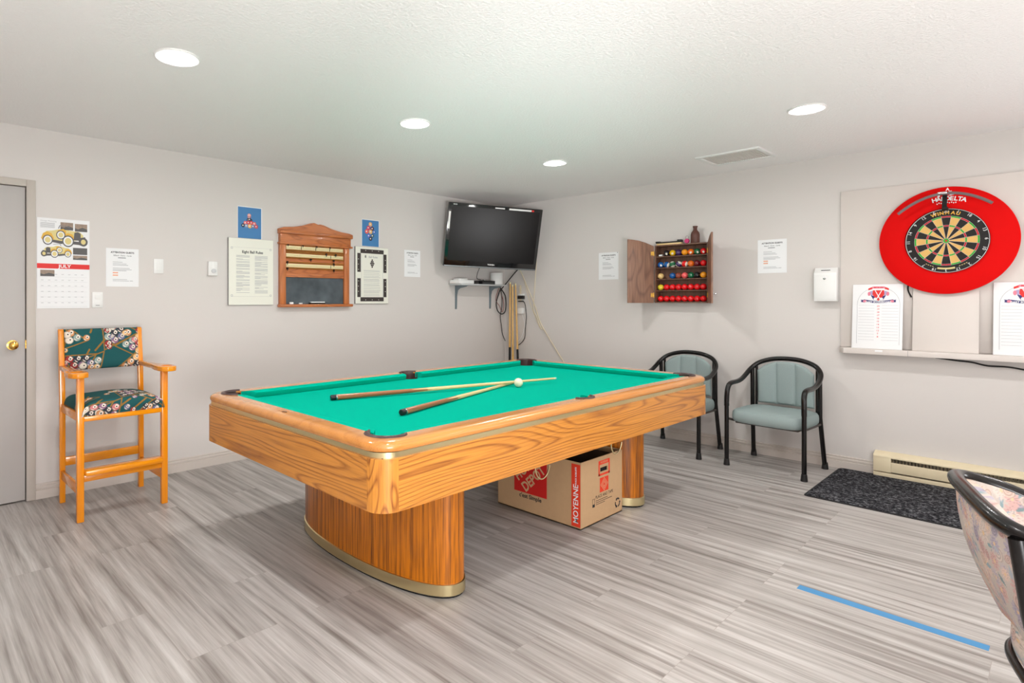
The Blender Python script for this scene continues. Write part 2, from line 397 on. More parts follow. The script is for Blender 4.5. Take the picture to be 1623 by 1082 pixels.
# ------------------------------------------------------------------ room
def build_room():
    struct(MB().bx(-6.4, .1, -6.2, .1, -.1, 0).build('floor', 'floor'))
    struct(MB().bx(-6.4, .1, -6.2, .1, H, H + .1).build('ceiling', 'ceil'))
    wl = MB(); wl.bx(-4.745, .1, 0, .1, 0, H); wl.bx(-5.72, -4.745, 0, .1, 2.06, H); wl.bx(-6.4, -5.72, 0, .1, 0, H)
    struct(wl.build('wall_left', 'wall'))
    struct(MB().bx(0, .1, -6.2, 0, 0, H).build('wall_right', 'wall'))
    struct(MB().bx(-6.5, -6.4, -6.2, .1, 0, H).build('wall_back', 'wall'))
    struct(MB().bx(-6.4, .1, -6.3, -6.2, 0, H).build('wall_near', 'wall'))
    def base(name, L, loc, rz):
        prof = [(0, 0), (-.017, 0), (-.017, .057), (-.0105, .0605), (-.0105, .064), (-.0145, .067), (-.0145, .078), (-.008, .083), (-.008, .088), (-.011, .091), (-.009, .097), (0, .099)]
        b = MB(); b.prism(prof, 0, L, 0, axis='x')
        return struct(b.build(name, 'trim', loc=loc, rz=rz))
    base('baseboard_left', 4.73, (-4.73, 0, 0), 0)
    base('baseboard_right', 3.64, (0, 0, 0), RW)
    # door with its frame
    d = MB(); d.bx(-5.70, -4.785, .004, .044, .008, 2.045, 0, .002)
    dr = struct(d.build('door_1', 'door'))
    f = MB()
    f.bx(-4.780, -4.730, -.016, .1, 0, 2.094, 0, .003); f.bx(-5.76, -5.705, -.016, .1, 0, 2.094, 0, .003); f.bx(-5.705, -4.780, -.016, .1, 2.05, 2.094, 0, .003)
    struct(f.build('trim_1', 'frame'))
    g = MB(); g.bx(-5.705, -4.780, .05, .1, 0, 2.05); struct(g.build('trim_2', 'gap'))
    k = MB(); mx = Matrix.Translation((-4.852, .004, 1.02)) @ Matrix.Rotation(pi / 2, 4, 'X')
    k.lathe([(0, 0), (.032, 0), (.032, .006), (.012, .009), (.012, .03), (.022, .036), (.027, .05), (.024, .062), (.012, .068), (0, .069)], 0, 24, mx)
    k.build('door_knob', 'gold', dr, label='round brass door knob')
    k = MB(); k.bx(-4.7855, -4.7795, -.002, .003, .995, 1.05); k.bx(-4.7835, -4.779, -.012, -.002, 1.015, 1.03, 0, .002); k.build('latch', 'gold', dr)
build_room()

# ------------------------------------------------------------------ ceiling fittings
def can(name, label, x, y):
    t = thing(name, label, 'ceiling light', (x, y, H), 0, 'recessed ceiling lights')
    MB().lathe([(.092, 0), (.098, 0), (.0995, -.004), (.094, -.009), (.078, -.006), (.070, -.001), (.070, 0)], 0, 40, cap=False).build('trim_ring', 'white', t)
    MB().lathe([(0, -.002), (.072, -.002), (.072, -.0005), (0, -.0005)], 0, 40).build('lens', 'lens', t)
can('ceiling_light', 'round recessed ceiling light nearest the door, above the wooden bar chair side', -4.445, -1.80)
can('ceiling_light', 'round recessed ceiling light between the chair-side light and the one by the television', -2.975, -1.785)
can('ceiling_light', 'round recessed ceiling light nearest the television corner', -1.43, -1.755)
can('ceiling_light', 'round recessed ceiling light between the square vent and the dartboard wall', -1.462, -3.573)
can('ceiling_light', 'round recessed ceiling light behind the camera, over the left foreground', -4.445, -3.573)
can('ceiling_light', 'round recessed ceiling light of the rear row, nearest the dartboard wall', -1.462, -5.35)
can('ceiling_light', 'round recessed ceiling light of the rear row, in its middle', -2.975, -5.35)
can('ceiling_light', 'round recessed ceiling light of the rear row, farthest from the dartboard', -4.445, -5.35)
def vent():
    t = thing('ceiling_vent', 'white square ceiling vent with a grey mesh near the right wall', 'vent', (-.57, -2.85, H))
    f = MB(); W, L, b = .195, .235, .035
    for s in (-1, 1):
        f.bx(s * (W - b), s * W, -L, L, -.012, 0, 0, .003); f.bx(-W + b, W - b, s * (L - b), s * L, -.012, 0, 0, .003)
    f.build('frame', 'white', t)
    g = MB(); g.bx(-W + b, W - b, -L + b, L - b, -.005, -.001)
    for i in range(22): g.bx(-W + b, W - b, -L + b + .018 * i + .003, -L + b + .018 * i + .008, -.008, -.005)
    g.build('grille', 'grille', t)
vent()

# ------------------------------------------------------------------ pool table
TX, TY = -2.755, -2.172
HX, HY = 1.40, .798
def rrect(hx, hy, r, z, n=8, ox=0):
    P = []
    for cx, cy, a in ((hx - r, hy - r, 0), (-hx + r, hy - r, pi / 2), (-hx + r, -hy + r, pi), (hx - r, -hy + r, 3 * pi / 2)):
        for i in range(n + 1): P.append((cx + r * cos(a + pi / 2 * i / n), cy + r * sin(a + pi / 2 * i / n), z))
    return P
def pool_table():
    t = thing('pool_table', 'big oak pool table with bright green cloth and brass trim', 'pool table', (TX, TY, 0))
    CP = [(sx * (HX - .133), sy * (HY - .133)) for sx in (-1, 1) for sy in (-1, 1)]; SP = [(0, sy * (HY - .103)) for sy in (-1, 1)]
    def cutters():
        out = []
        for i, (x, y) in enumerate(CP + SP):
            out.append(MB().lathe([(.068 if i < 4 else .060, .70), (.068 if i < 4 else .060, .9)], 0, 36, Matrix.Translation((x, y, 0))).build('cutter', 'black', t))
            if i >= 4: pass
        return out
    # rail top: a rounded ring, profile from the outside under the lip to the cushion seat
    R = MB(); loops = []
    for o, z in ((.012, .760), (.002, .763), (-.002, .770), (-.003, .780), (.001, .789), (.008, .795), (.018, .799), (.035, .8005), (.094, .799), (.094, .764)):
        loops.append(rrect(HX - o, HY - o, max(.105 - o, .012), z))
    R.loft(loops, 0, closed=True)
    rail = R.build('rail_top', 'oak_rail', t)
    cs = cutters(); cut(rail, cs)
    bed = MB().bx(-HX + .118, HX - .118, -HY + .118, HY - .118, .742, .762).build('playing_surface', 'cloth', t)
    cut(bed, cs)
    for c in cs: bpy.data.objects.remove(c)
    # cushions: mitred at the pockets
    def cushion(length0, length1, back0, back1, mx):
        # profile in (inset, z): wood side, nose, under-cut
        prof = [(.095, .7985, 0), (.118, .7990, .4), (.143, .7965, .85), (.150, .790, 1), (.146, .7755, .93), (.138, .7625, .8), (.095, .7625, 0)]
        b = MB(); l0, l1 = [], []
        for ins, z, k in prof:
            l0.append(mx @ Vector((back0 + (length0 - back0) * k, ins, z))); l1.append(mx @ Vector((back1 + (length1 - back1) * k, ins, z)))
        b.loft([l0, l1], 0); return b.build('cushion', 'cloth', t)
    for sy in (-1, 1):
        for sx in (-1, 1):
            mx = Matrix.Translation((0, sy * HY, 0)) @ Matrix.Diagonal((sx, -sy, 1, 1))
            cushion(.072, HX - .232, .056, HX - .168, mx)
    for sx in (-1, 1):
        mx = Matrix.Translation((sx * HX, 0, 0)) @ Matrix.Rotation(pi / 2, 4, 'Z') @ Matrix.Diagonal((1, sx, 1, 1))
        cushion(-(HY - .232), HY - .232, -(HY - .168), HY - .168, mx)
    # pockets: dark leather collar open towards the bed and a cup beneath
    for i, (x, y) in enumerate(CP + SP):
        corner = i < 4
        r0, r1 = (.066, .090) if corner else (.058, .078)
        if corner: ang = math.atan2(y, x); span = radians(94)
        else: ang = math.atan2(y, 0); span = radians(76)
        loops = []; n = 28
        for k in range(n + 1):
            a = ang - span + 2 * span * k / n
            tap = min(1, .35 + 6 * min(k, n - k) / n)
            rm = (r0 + r1) / 2; wd = (r1 - r0) / 2 * tap
            c, s_ = cos(a), sin(a)
            pr = [(rm - wd, .775), (rm - wd, .800), (rm - wd * .6, .8055), (rm, .8075), (rm + wd * .6, .8055), (rm + wd, .800), (rm + wd, .799)]
            loops.append([(x + r * c, y + r * s_, z) for r, z in pr])
        b = MB(); b.loft(loops, 0)
        p = b.build('pocket', 'leather', t, label='dark brown leather pocket collar')
        q = MB(); rc = r0 + .001
        loops = []
        for k in range(n + 1):
            a = ang - radians(98) + radians(196) * k / n
            loops.append([(x + r * cos(a), y + r * sin(a), z) for r, z in ((rc, .70), (rc, .79), (rc + .003, .79), (rc + .003, .70))])
        q.loft(loops, 0); q.lathe([(0, .690), (rc + .003, .690), (rc + .003, .70), (0, .70)], 0, 24, Matrix.Translation((x, y, 0)))
        q.build('pocket_cup', 'leather', p)
    # brass trim band under the rail
    b = MB(); b.loft([rrect(HX - o, HY - o, .09 - o, z) for o, z in ((.012, .738), (.008, .738), (.008, .760), (.012, .760))], 0, closed=True)
    b.build('brass_trim', 'brass', t)
    # apron: four panels and four rounded corner blocks
    r = .082
    for sy in (-1, 1):
        b = MB(); b.bx(-HX + r, HX - r, sy * (HY - .022), sy * HY, .545, .7385); b.build('side_panel', 'oak_x', t)
    for sx in (-1, 1):
        b = MB(); b.bx(sx * (HX - .022), sx * HX, -HY + r, HY - r, .545, .7385); b.build('end_panel', 'oak_y', t)
    for sx in (-1, 1):
        for sy in (-1, 1):
            P = [(sx * (HX - r + r * cos(pi / 2 * i / 10)), sy * (HY - r + r * sin(pi / 2 * i / 10))) for i in range(11)]
            P += [(sx * (HX - r + (r - .022) * cos(pi / 2 * i / 10)), sy * (HY - r + (r - .022) * sin(pi / 2 * i / 10))) for i in range(10, -1, -1)]
            b = MB(); b.prism(P, .545, .7385, 0, 'z'); b.build('corner_block', 'oak_c', t)
    b = MB(); b.bx(-HX + .03, HX - .03, -HY + .03, HY - .03, .60, .74); b.build('table_bed', 'matt_black', t, label='dark slate bed and frame under the cloth')
    # pedestals
    def sup(hx, hy, z, e=2.15, n=56):
        P = []
        for i in range(n):
            a = 2 * pi * i / n; c, s_ = cos(a), sin(a)
            P.append((hx * math.copysign(abs(c) ** (2 / e), c), hy * math.copysign(abs(s_) ** (2 / e), s_), z))
        return P
    for px in (-.825, .825):
        mx = Matrix.Translation((px, 0, 0))
        b = MB(); b.loft([sup(.188, .612, .055), sup(.188, .612, .60)], 0, mx=mx); p = b.build('pedestal', 'oak_ped', t)
        b = MB(); b.loft([sup(.192, .616, .010), sup(.194, .618, .012), sup(.194, .618, .060), sup(.190, .614, .062)], 0, mx=mx)
        b.build('brass_base_band', 'brass', p, label='brass band round the pedestal foot')
        b = MB(); b.loft([sup(.186, .61, 0), sup(.186, .61, .0105)], 0, mx=mx); b.build('plinth', 'matt_black', p)
    # brass ball-rack hooks under the near side
    for hx in (-3.155, -2.485):
        b = MB(); P = [(-.055, -.75, .60), (-.055, -.75, .545), (-.05, -.75, .50), (-.028, -.75, .471), (0, -.75, .462), (.03, -.75, .473), (.05, -.75, .50), (.056, -.75, .517)]
        b.tube([(x + hx - TX, y, z) for x, y, z in P], .0032, 0, 8, 5); b.build('hook', 'brass', t, label='thin curved brass hook hanging under the near apron')
    b = MB(); b.lathe([(0, .8008), (.013, .8008), (.013, .8016), (0, .8016)], 0, 24, Matrix.Translation((-HX + .05, -.013, 0)) @ Matrix.Diagonal((.75, 1.5, 1, 1)))
    b.build('name_plate', 'oval', t, label='small dark oval plate on the end rail')
pool_table()

def cue(name, label, a, b, r_butt=.0148, r_tip=.0065):
    a, b = Vector(a), Vector(b); L = (b - a).length
    t = thing(name, label, 'pool cue', a)
    t.rotation_euler = (b - a).to_track_quat('X', 'Z').to_euler()
    R = lambda x: r_butt + (r_tip - r_butt) * min(1, x / L)
    def seg(nm, x0, x1, mt, **k):
        m = MB(); m.tube([(x0, 0, 0), (x1, 0, 0)], lambda q: R(x0 + (x1 - x0) * q), 0, 16, smooth=False); return m.build(nm, mt, t, **k)
    m = MB(); m.tube([(0, 0, 0), (.004, 0, 0), (.03, 0, 0)], lambda q: [.012, .0150, .0150][min(2, int(q * 2 + .01))], 0, 16, smooth=False); m.build('bumper', 'black', t)
    m = MB(); m.tube([(.03, 0, 0), (.036, 0, 0)], .0150, 0, 16, smooth=False); m.build('collar', 'chrome', t)
    x1 = L * .40
    seg('butt', .036, x1, 'butt')
    # shaft with spliced points into the butt
    m = MB(); m.tube([(x1, 0, 0), (L - .018, 0, 0)], lambda q: R(x1 + (L - .018 - x1) * q), 0, 16, smooth=False)
    for k in range(4):
        th = k * pi / 2 + pi / 4
        for s in (0,):
            P = []
            for dx, wv in ((0, .75), (-.14, 0)):
                rr = R(x1 + dx) + .0004
                P.append([(x1 + dx, rr * cos(th + wv * e), rr * sin(th + wv * e)) for e in (-1, -.5, 0, .5, 1)])
            nb = bmesh.new(); A = [nb.verts.new(p) for p in P[0]]; B = nb.verts.new(P[1][2])
            for q in range(4): nb.faces.new((A[q], A[q + 1], B))
            bmesh.ops.recalc_face_normals(nb, faces=nb.faces); m._merge(nb, 0)
    m.build('shaft', 'maple', t)
    m = MB(); m.tube([(L - .018, 0, 0), (L - .006, 0, 0)], r_tip, 0, 12, smooth=False); m.build('ferrule', 'ivory', t)
    m = MB(); m.tube([(L - .006, 0, 0), (L, 0, 0)], r_tip, 0, 12, smooth=False); m.build('tip', mat('blue_chalked_tip' + name[-1:], srgb(150, 215, 235), .8), t)
    return t
cue('pool_cue', 'longer pool cue lying on top of the other, its tip passing the white ball', (-3.668, -1.886, .7780), (-2.19, -2.311, .7905))
cue('pool_cue', 'pool cue nearest the camera, lying beneath the other with its tip behind the ball', (-3.655, -2.473, .7785), (-2.335, -2.125, .770))
tag(MB().sphere((0, 0, 0), .0286, 0, 32, 16).build('cue_ball', 'cueball', loc=(-2.53, -2.268, .7907)), 'cream white cue ball resting against the crossed cues on the cloth', 'ball')

# ------------------------------------------------------------------ cardboard box
def box():
    t = thing('cardboard_box', 'open brown moving box with red logo under the pool table', 'box', (-2.548, -2.735, 0), radians(0))
    X, Y, Z, th = .455, .62, .382, .005
    b = MB(); b.bx(0, X, 0, Y, 0, .006)
    b.bx(0, th, 0, Y, 0, Z); b.bx(X - th, X, 0, Y, 0, Z); b.bx(th, X - th, Y - th, Y, 0, Z)
    # near panel with the hand hole
    hx0, hx1, hz0, hz1 = .205, .285, .29, .315
    b.bx(th, hx0, 0, th, 0, Z); b.bx(hx1, X - th, 0, th, 0, Z); b.bx(hx0, hx1, 0, th, 0, hz0); b.bx(hx0, hx1, 0, th, hz1, Z)
    b.build('carton', 'card', t)
    b = MB(); b.bx(.01, X - .01, .01, Y - .01, .01, .355, 0, .02); b.build('shade_fill', 'matt_black', t, label='black filler block for the shaded inside of the box')  # black block stands in for the shade inside the open box
    # prints on the near side (faces -y)
    p = MB(); y = -.0008
    p.rect(.185, .31, .333, .357, y, 0); p.rect(.185, .198, .268, .333, y, 0); p.rect(.297, .31, .268, .333, y, 0); p.rect(.185, .31, .268, .28, y, 0)
    p.rect(.20, .295, .170, .255, y, 0)
    for k in range(3):
        s = .012 + .012 * k; cx, cz = .2475, .2125
        for (ax, az, bx_, bz) in ((-1, 0, 0, 1), (0, 1, 1, 0), (1, 0, 0, -1), (0, -1, -1, 0)):
            P = [(cx + ax * s, cz + az * s), (cx + bx_ * s, cz + bz * s), (cx + bx_ * (s + .004), cz + bz * (s + .004)), (cx + ax * (s + .004), cz + az * (s + .004))]
            p.flat(P, y - .0004, 2)
    p.text('PLACE AND TAPE', .25, .150, y, .026, 1, sx=.95)
    p.text('MOYENNE', .2475, .345, y - .0004, .017, 2)
    for k, wd in enumerate((.13, .18, .10)): p.rect(.155, .155 + wd, .128 - .011 * k, .131 - .011 * k, y, 1)
    p.rect(.120, .145, .098, .100, y, 1); p.rect(.120, .145, .145, .147, y, 1); p.rect(.120, .123, .098, .147, y, 1); p.rect(.142, .145, .098, .147, y, 1); p.rect(.122, .144, .10, .115, y, 1)
    for k in range(3):     # recycling mark
        a = pi / 2 + k * 2 * pi / 3; cx, cz, r = .40, .065, .026
        p.ring(cx, cz, r - .006, r + .004, y, 1, 6, a - .85, a + .45)
        e = a + .45; P = [(cx + (r - .012) * cos(e), cz + (r - .012) * sin(e)), (cx + (r + .011) * cos(e), cz + (r + .011) * sin(e)), (cx + r * cos(e + .45), cz + r * sin(e + .45))]
        p.flat(P, y, 1)
    p.build('end_print', ['card_red', 'ink', 'card_tan'], t, label='red and black printing on the box end')
    # prints on the left side (faces -x): built facing -y then turned
    q = Matrix.Translation((0, Y, 0)) @ Matrix.Rotation(-pi / 2, 4, 'Z')
    p = MB()
    p.flat([(Y - .062, .012), (Y - .002, .012), (Y - .002, Z - .012), (Y - .062, Z - .012)], y, 0, q)
    p.text('MOYENNE', Y - .031, .030, y - .0005, .047, 1, ax='LEFT', rot=pi / 2, bold=.0006, mx=q)
    p.text('THICK ROBUSTE', Y - .031, .252, y - .0005, .0135, 1, ax='LEFT', rot=pi / 2, bold=.0004, mx=q)
    x0, x1, z0, z1 = .135, .385, .118, .365
    p.flat([(x0, z0), (x1, z0), (x1, z1), (x0, z1)], y, 2, q)
    a = radians(45); cx, cz = (x0 + x1) / 2, (z0 + z1) / 2
    for body, off, sz in (('THE', .105, .036), ('HOME', .047, .082), ('DEPOT', -.035, .082)):
        dx, dz = -sin(a) * off, cos(a) * off
        sh = {'THE': -.045, 'HOME': -.012, 'DEPOT': 0}[body]
        p.text(body, cx + dx + sh * cos(a), cz + dz + sh * sin(a), y - .0005, sz, 3, rot=a, sx=.82, bold=.0022, mx=q)
    p.text("c'est Simple", x0 + .125, .098, y, .036, 4, bold=.0008, mx=q)
    p.build('side_print', ['card_red', 'paper', 'card_dred', 'card_tan', 'ink'], t, label='red square logo and red strip on the long side')
box()

# ------------------------------------------------------------------ wooden bar chair
BALLC = [(214, 150, 100), (232, 220, 205), (150, 170, 165), (160, 60, 60), (210, 130, 130), (120, 120, 150), (235, 190, 130), (60, 60, 70), (150, 110, 140)]
def stool_pattern(seed):
    rnd = random.Random(seed); balls = []; lines = []
    def rack(cx, cy, ang, n=4, r=.0235):
        c, s = cos(ang), sin(ang)
        T = lambda x, y: (cx + c * x - s * y, cy + s * x + c * y)
        for row in range(n):
            for k in range(row + 1):
                x, y = (k - row / 2) * r * 2.0, -row * r * 1.75
                balls.append((*T(x, y), r, rnd.choice(BALLC)))
        h = n * r * 1.75 + r; wd = n * r * 1.45
        A, B, D = T(0, r * 2), T(-wd, -h + r), T(wd, -h + r)
        lines.extend([(A, B, .0035), (B, D, .0035), (D, A, .0035)])
    rack(.03, .03, radians(150), 4); rack(-.20, -.06, radians(60), 3); rack(.22, .07, radians(-30), 3); rack(-.19, .11, radians(20), 2); rack(.13, -.13, radians(100), 3); rack(-.05, -.17, radians(200), 3)
    for _ in range(14):
        balls.append((rnd.uniform(-.24, .24), rnd.uniform(-.14, .14), rnd.uniform(.014, .022), rnd.choice(BALLC)))
    for _ in range(4):
        x, y, a = rnd.uniform(-.2, .2), rnd.uniform(-.12, .12), rnd.uniform(0.5, 1.2)
        lines.append(((x, y), (x + .12 * cos(a), y + .12 * sin(a)), .0055))
    base = srgb(32, 86, 88)[:3]; gold = srgb(150, 110, 50)[:3]; cream = srgb(236, 226, 212)[:3]; dark = srgb(30, 32, 40)[:3]
    def f(x, y):
        for bx_, by, r, c in reversed(balls):
            dx, dy = x - bx_, y - by; d = dx * dx + dy * dy
            if d < r * r:
                ex, ey = dx - r * .22, dy - r * .15; e = math.sqrt(ex * ex + ey * ey)
                if e < r * .2: return (*dark, 1)
                if e < r * .45: return (*cream, 1)
                cc = srgb(*c)[:3]
                if d > r * r * .72: return (*[q * .55 for q in cc], 1)
                if abs(dx * .6 + dy * .8) > r * .62: return (*cream, 1)
                return (*cc, 1)
        for (ax, ay), (bx_, by), wd in lines:
            vx, vy = bx_ - ax, by - ay; l2 = vx * vx + vy * vy
            t = max(0, min(1, ((x - ax) * vx + (y - ay) * vy) / l2)); ex, ey = x - ax - vx * t, y - ay - vy * t
            if ex * ex + ey * ey < wd * wd: return (*gold, 1)
        return (*base, 1)
    return f
def bar_chair():
    # local frame: x right (as seen from the room), -y front; feet at corners
    t = thing('bar_chair', 'tall wooden bar chair with billiard print seat and cup holder arms beside the door', 'bar chair', (-4.373, -.418, 0), radians(.8))
    XL, XR, YF, YB = -.237, .237, -.232, .232
    for sx, y, h in ((XL, YF, .855), (XR, YF, .855)):
        b = MB(); b.bx(sx - .019, sx + .019, y - .019, y + .019, 0, h, 0, .005); b.build('leg', 'stool_w', t)
    for sx in (XL, XR):
        b = MB(); P = []
        prof = [(-.018, 0), (.018, 0), (.018, .60), (.030, .86), (.062, 1.115), (.050, 1.122), (.030, 1.112), (-.004, .86), (-.018, .62)]
        b.prism([(YB + y, z) for y, z in prof], sx - .016, sx + .016, 0, 'x', bev=.004); b.build('leg', 'stool_w', t)
    # rails
    def rail(x0, x1, y0, y1, z0, z1, nm='rail', bev=.004, mt='stool_x'):
        b = MB(); b.bx(x0, x1, y0, y1, z0, z1, 0, bev); return b.build(nm, mt, t)
    rail(XL + .018, XR - .018, YF - .014, YF + .010, .590, .622, 'seat_rail')
    rail(XL + .016, XR - .016, YB - .012, YB + .010, .590, .640, 'seat_rail')
    for sx in (XL, XR): rail(sx - .011, sx + .011, YF + .018, YB - .016, .590, .640, 'seat_rail', mt='stool_w')
    rail(XL + .016, XR - .016, YB - .010, YB + .010, .235, .292, 'stretcher')
    for sx in (XL, XR): rail(sx - .010, sx + .010, YF + .018, YB - .016, .155, .212, 'stretcher', mt='stool_w')
    rail(XL + .018, XR - .018, YF - .008, YF + .012, .232, .272, 'stretcher')
    b = MB(); b.box((0, YF - .012, .290), (XR * 2 - .037, .080, .034), 0, .008); b.build('footrest', 'stool_x', t)
    # arms: narrow at the rear, widening into a rounded cup-holder paddle
    for s in (-1, 1):
        P = []; L = [(.236, .016), (.10, .018), (-.04, .022), (-.10, .040), (-.14, .062), (-.20, .070), (-.26, .068), (-.30, .052), (-.315, .030)]
        inner = [(.236, -.018), (.10, -.018), (-.04, -.022), (-.10, -.030), (-.16, -.040), (-.24, -.042), (-.29, -.032), (-.315, -.005)]
        x0 = XR if s > 0 else XL
        pts = [(x0 + s * w_, y) for y, w_ in L] + [(x0 + s * w_, y) for y, w_ in reversed(inner)]
        if s < 0: pts = pts[::-1]
        b = MB(); b.prism(pts, .855, .886, 0, 'z', bev=.006); a = b.build('armrest', 'stool_x', t)
        c = MB().lathe([(.034, .866), (.034, .9)], 0, 28, Matrix.Translation((x0 + s * .018, -.225, 0))).build('cutter', 'black', t)
        cut(a, [c]); bpy.data.objects.remove(c)
    # backrest and seat with the printed fabric
    f = stool_pattern(3)
    b = MB(); W, Z0, Z1 = .222, .850, 1.118
    def bk(u, v):
        x = (u - .5) * 2; z = Z0 + (Z1 - Z0) * v
        e = (1 - abs(x) ** 8) * (1 - abs(2 * v - 1) ** 6)
        yy = YB - .004 + (z - .85) * .10 - .030 * math.sqrt(max(0, e)) - .012 * (1 - x * x) * -1
        return (x * W, yy, z)
    b.grid(bk, 240, 150, 0, col=lambda u, v: f((u - .5) * 2 * W, (v - .5) * (Z1 - Z0)))
    b.grid(lambda u, v: (bk(1 - u, v)[0], YB + .028 + (Z0 + (Z1 - Z0) * v - .85) * .10 + .014 * (1 - (2 * u - 1) ** 2), Z0 + (Z1 - Z0) * v), 24, 12, 1)
    for side in (0, 1):
        b.grid(lambda u, v: Vector(bk(side, v)).lerp(Vector((bk(side, v)[0], YB + .028 + (Z0 + (Z1 - Z0) * v - .85) * .10, Z0 + (Z1 - Z0) * v)), u), 2, 12, 1)
        b.grid(lambda u, v: Vector(bk(u, side)).lerp(Vector((bk(u, side)[0], YB + .028 + (Z0 + (Z1 - Z0) * side - .85) * .10 + .014 * (1 - (2 * u - 1) ** 2), Z0 + (Z1 - Z0) * side)), v), 24, 2, 1)
    b.build('backrest', ['stool_f', mat('dark_teal_fabric', srgb(34, 84, 84), .9)], t)
    g = stool_pattern(11)
    b = MB(); SX = .232
    def st(u, v):       # v 0 = bottom of front edge, over the top to the rear
        x = (u - .5) * 2; q = v
        yy = -.250 + .47 * max(0, (q - .18)) / .82; 
        hgt = .622 + .075 * min(1, q / .18) ** .7 if q < .18 else .697
        dome = .034 * (1 - x * x) * sin(pi * min(1, max(0, (q - .05)) / .95)) + 0
        edge = (1 - abs(x) ** 10)
        return (x * (SX - .012 * (1 - min(1, q / .12))), yy - .010 * sin(pi * min(1, q / .18)), .622 + (hgt - .622 + dome) * edge ** .5)
    b.grid(st, 240, 200, 0, col=lambda u, v: g((u - .5) * 2 * SX + .02, (v - .5) * .52 + .15))
    b.bx(-SX + .01, SX - .01, -.235, .21, .612, .625, 1)
    b.build('seat', ['stool_f', bpy.data.materials['dark_teal_fabric']], t)
bar_chair()

# ------------------------------------------------------------------ tub chairs with tubular frame
def loop_path():
    side = [(.275, -.236, .47), (.2745, -.236, .53), (.272, -.230, .595), (.270, -.203, .636), (.270, -.15, .648), (.270, -.06, .650), (.270, .02, .662),
            (.268, .10, .695), (.254, .168, .742), (.205, .212, .792), (.11, .232, .825), (0, .237, .834)]
    return side + [(-x, y, z) for x, y, z in reversed(side[:-1])]
def tub_chair(name, label, loc, rz, group=None):
    t = thing(name, label, 'chair', loc, rz, group)
    b = MB(); b.tube(loop_path(), .0185, 0, 12, 5); b.build('arm_rail', 'gloss_black', t)
    def leg(P, capdir):
        b = MB(); b.tube(P, .0165, 0, 12, smooth=False); l = b.build('leg', 'gloss_black', t)
        x, y = capdir; b = MB(); b.lathe([(0, 0), (.0235, 0), (.0235, .006), (.0185, .05), (.0165, .052)], 0, 16, Matrix.Translation((x, y, 0))); b.build('foot_cap', 'black', l)
    for s in (-1, 1):
        leg([(s * .275, -.236, .48), (s * .275, -.236, .004)], (s * .275, -.236))
        leg([(s * .247, .172, .745), (s * .247, .178, .40), (s * .262, .238, .004)], (s * .262, .238))
        b = MB(); b.tube([(s * .222, .196, .775), (s * .222, .192, .42)], .010, 0, 10, smooth=False); b.build('back_upright', 'gloss_black', t)
    # back pad: three padded channels under the arch
    def top(x): 
        return .812 - .085 * (abs(x) / .21) ** 2.6
    def pad(sgn):
        def fn(u, v):
            x = (u - .5) * 2 * .208; z0 = .462; z = z0 + (top(x) - z0) * v
            ch = abs(sin(pi * (u * 3))) ** .45
            ed = min(1, v / .08, (1 - v) / .08); ed = math.sqrt(max(0, 1 - (1 - ed) ** 2)); ex = min(1, u / .04, (1 - u) / .04); ex = math.sqrt(max(0, 1 - (1 - ex) ** 2))
            yc = .206 - .55 * x * x - .012 * (v - .5)
            return (x, yc + sgn * (.006 + .017 * ch) * ed * ex, z)
        return fn
    b = MB(); b.grid(pad(-1), 60, 24, 0); b.grid(lambda u, v: pad(1)(1 - u, v), 60, 24, 0)
    b.build('backrest', 'seat_green', t)
    # seat cushion: superellipse outline, crowned
    loops = []
    for sc, z in ((.90, .352), (.96, .356), (1.0, .372), (1.005, .40), (.995, .424), (.96, .440), (.86, .449), (.6, .455), (.25, .457)):
        P = []
        for i in range(56):
            a = 2 * pi * i / 56; c, s_ = cos(a), sin(a); e = 2 / 5.0
            P.append((.262 * sc * math.copysign(abs(c) ** e, c), -.022 + .228 * sc * math.copysign(abs(s_) ** e, s_) - .012 * sc * (1 - c * c) * (1 if s_ < 0 else 0), z))
        loops.append(P)
    b = MB(); b.loft(loops, 0); b.build('seat', 'seat_green', t)
    b = MB(); b.bx(-.225, .225, -.20, .165, .338, .353, 0, .004)
    b.tube([(-.250, .17, .350), (.250, .17, .350)], .009, 0, 8, smooth=False)
    for x in (-1, 1): b.tube([(x * .270, -.232, .372), (x * .250, -.16, .350), (x * .250, .172, .350)], .009, 0, 8, smooth=False)
    b.build('seat_frame', mat('dark_board', srgb(70, 62, 58), .6) if 'dark_board' not in bpy.data.materials else bpy.data.materials['dark_board'], t)
    return t
tub_chair('tub_chair', 'green upholstered black tube chair against the wall between pool table and the other green chair', (-.318, -2.283, 0), radians(-90), 'green tub chairs by the right wall')
tub_chair('tub_chair', 'green upholstered black tube chair standing beside the charcoal mat', (-.337, -3.068, 0), radians(-93.5), 'green tub chairs by the right wall')

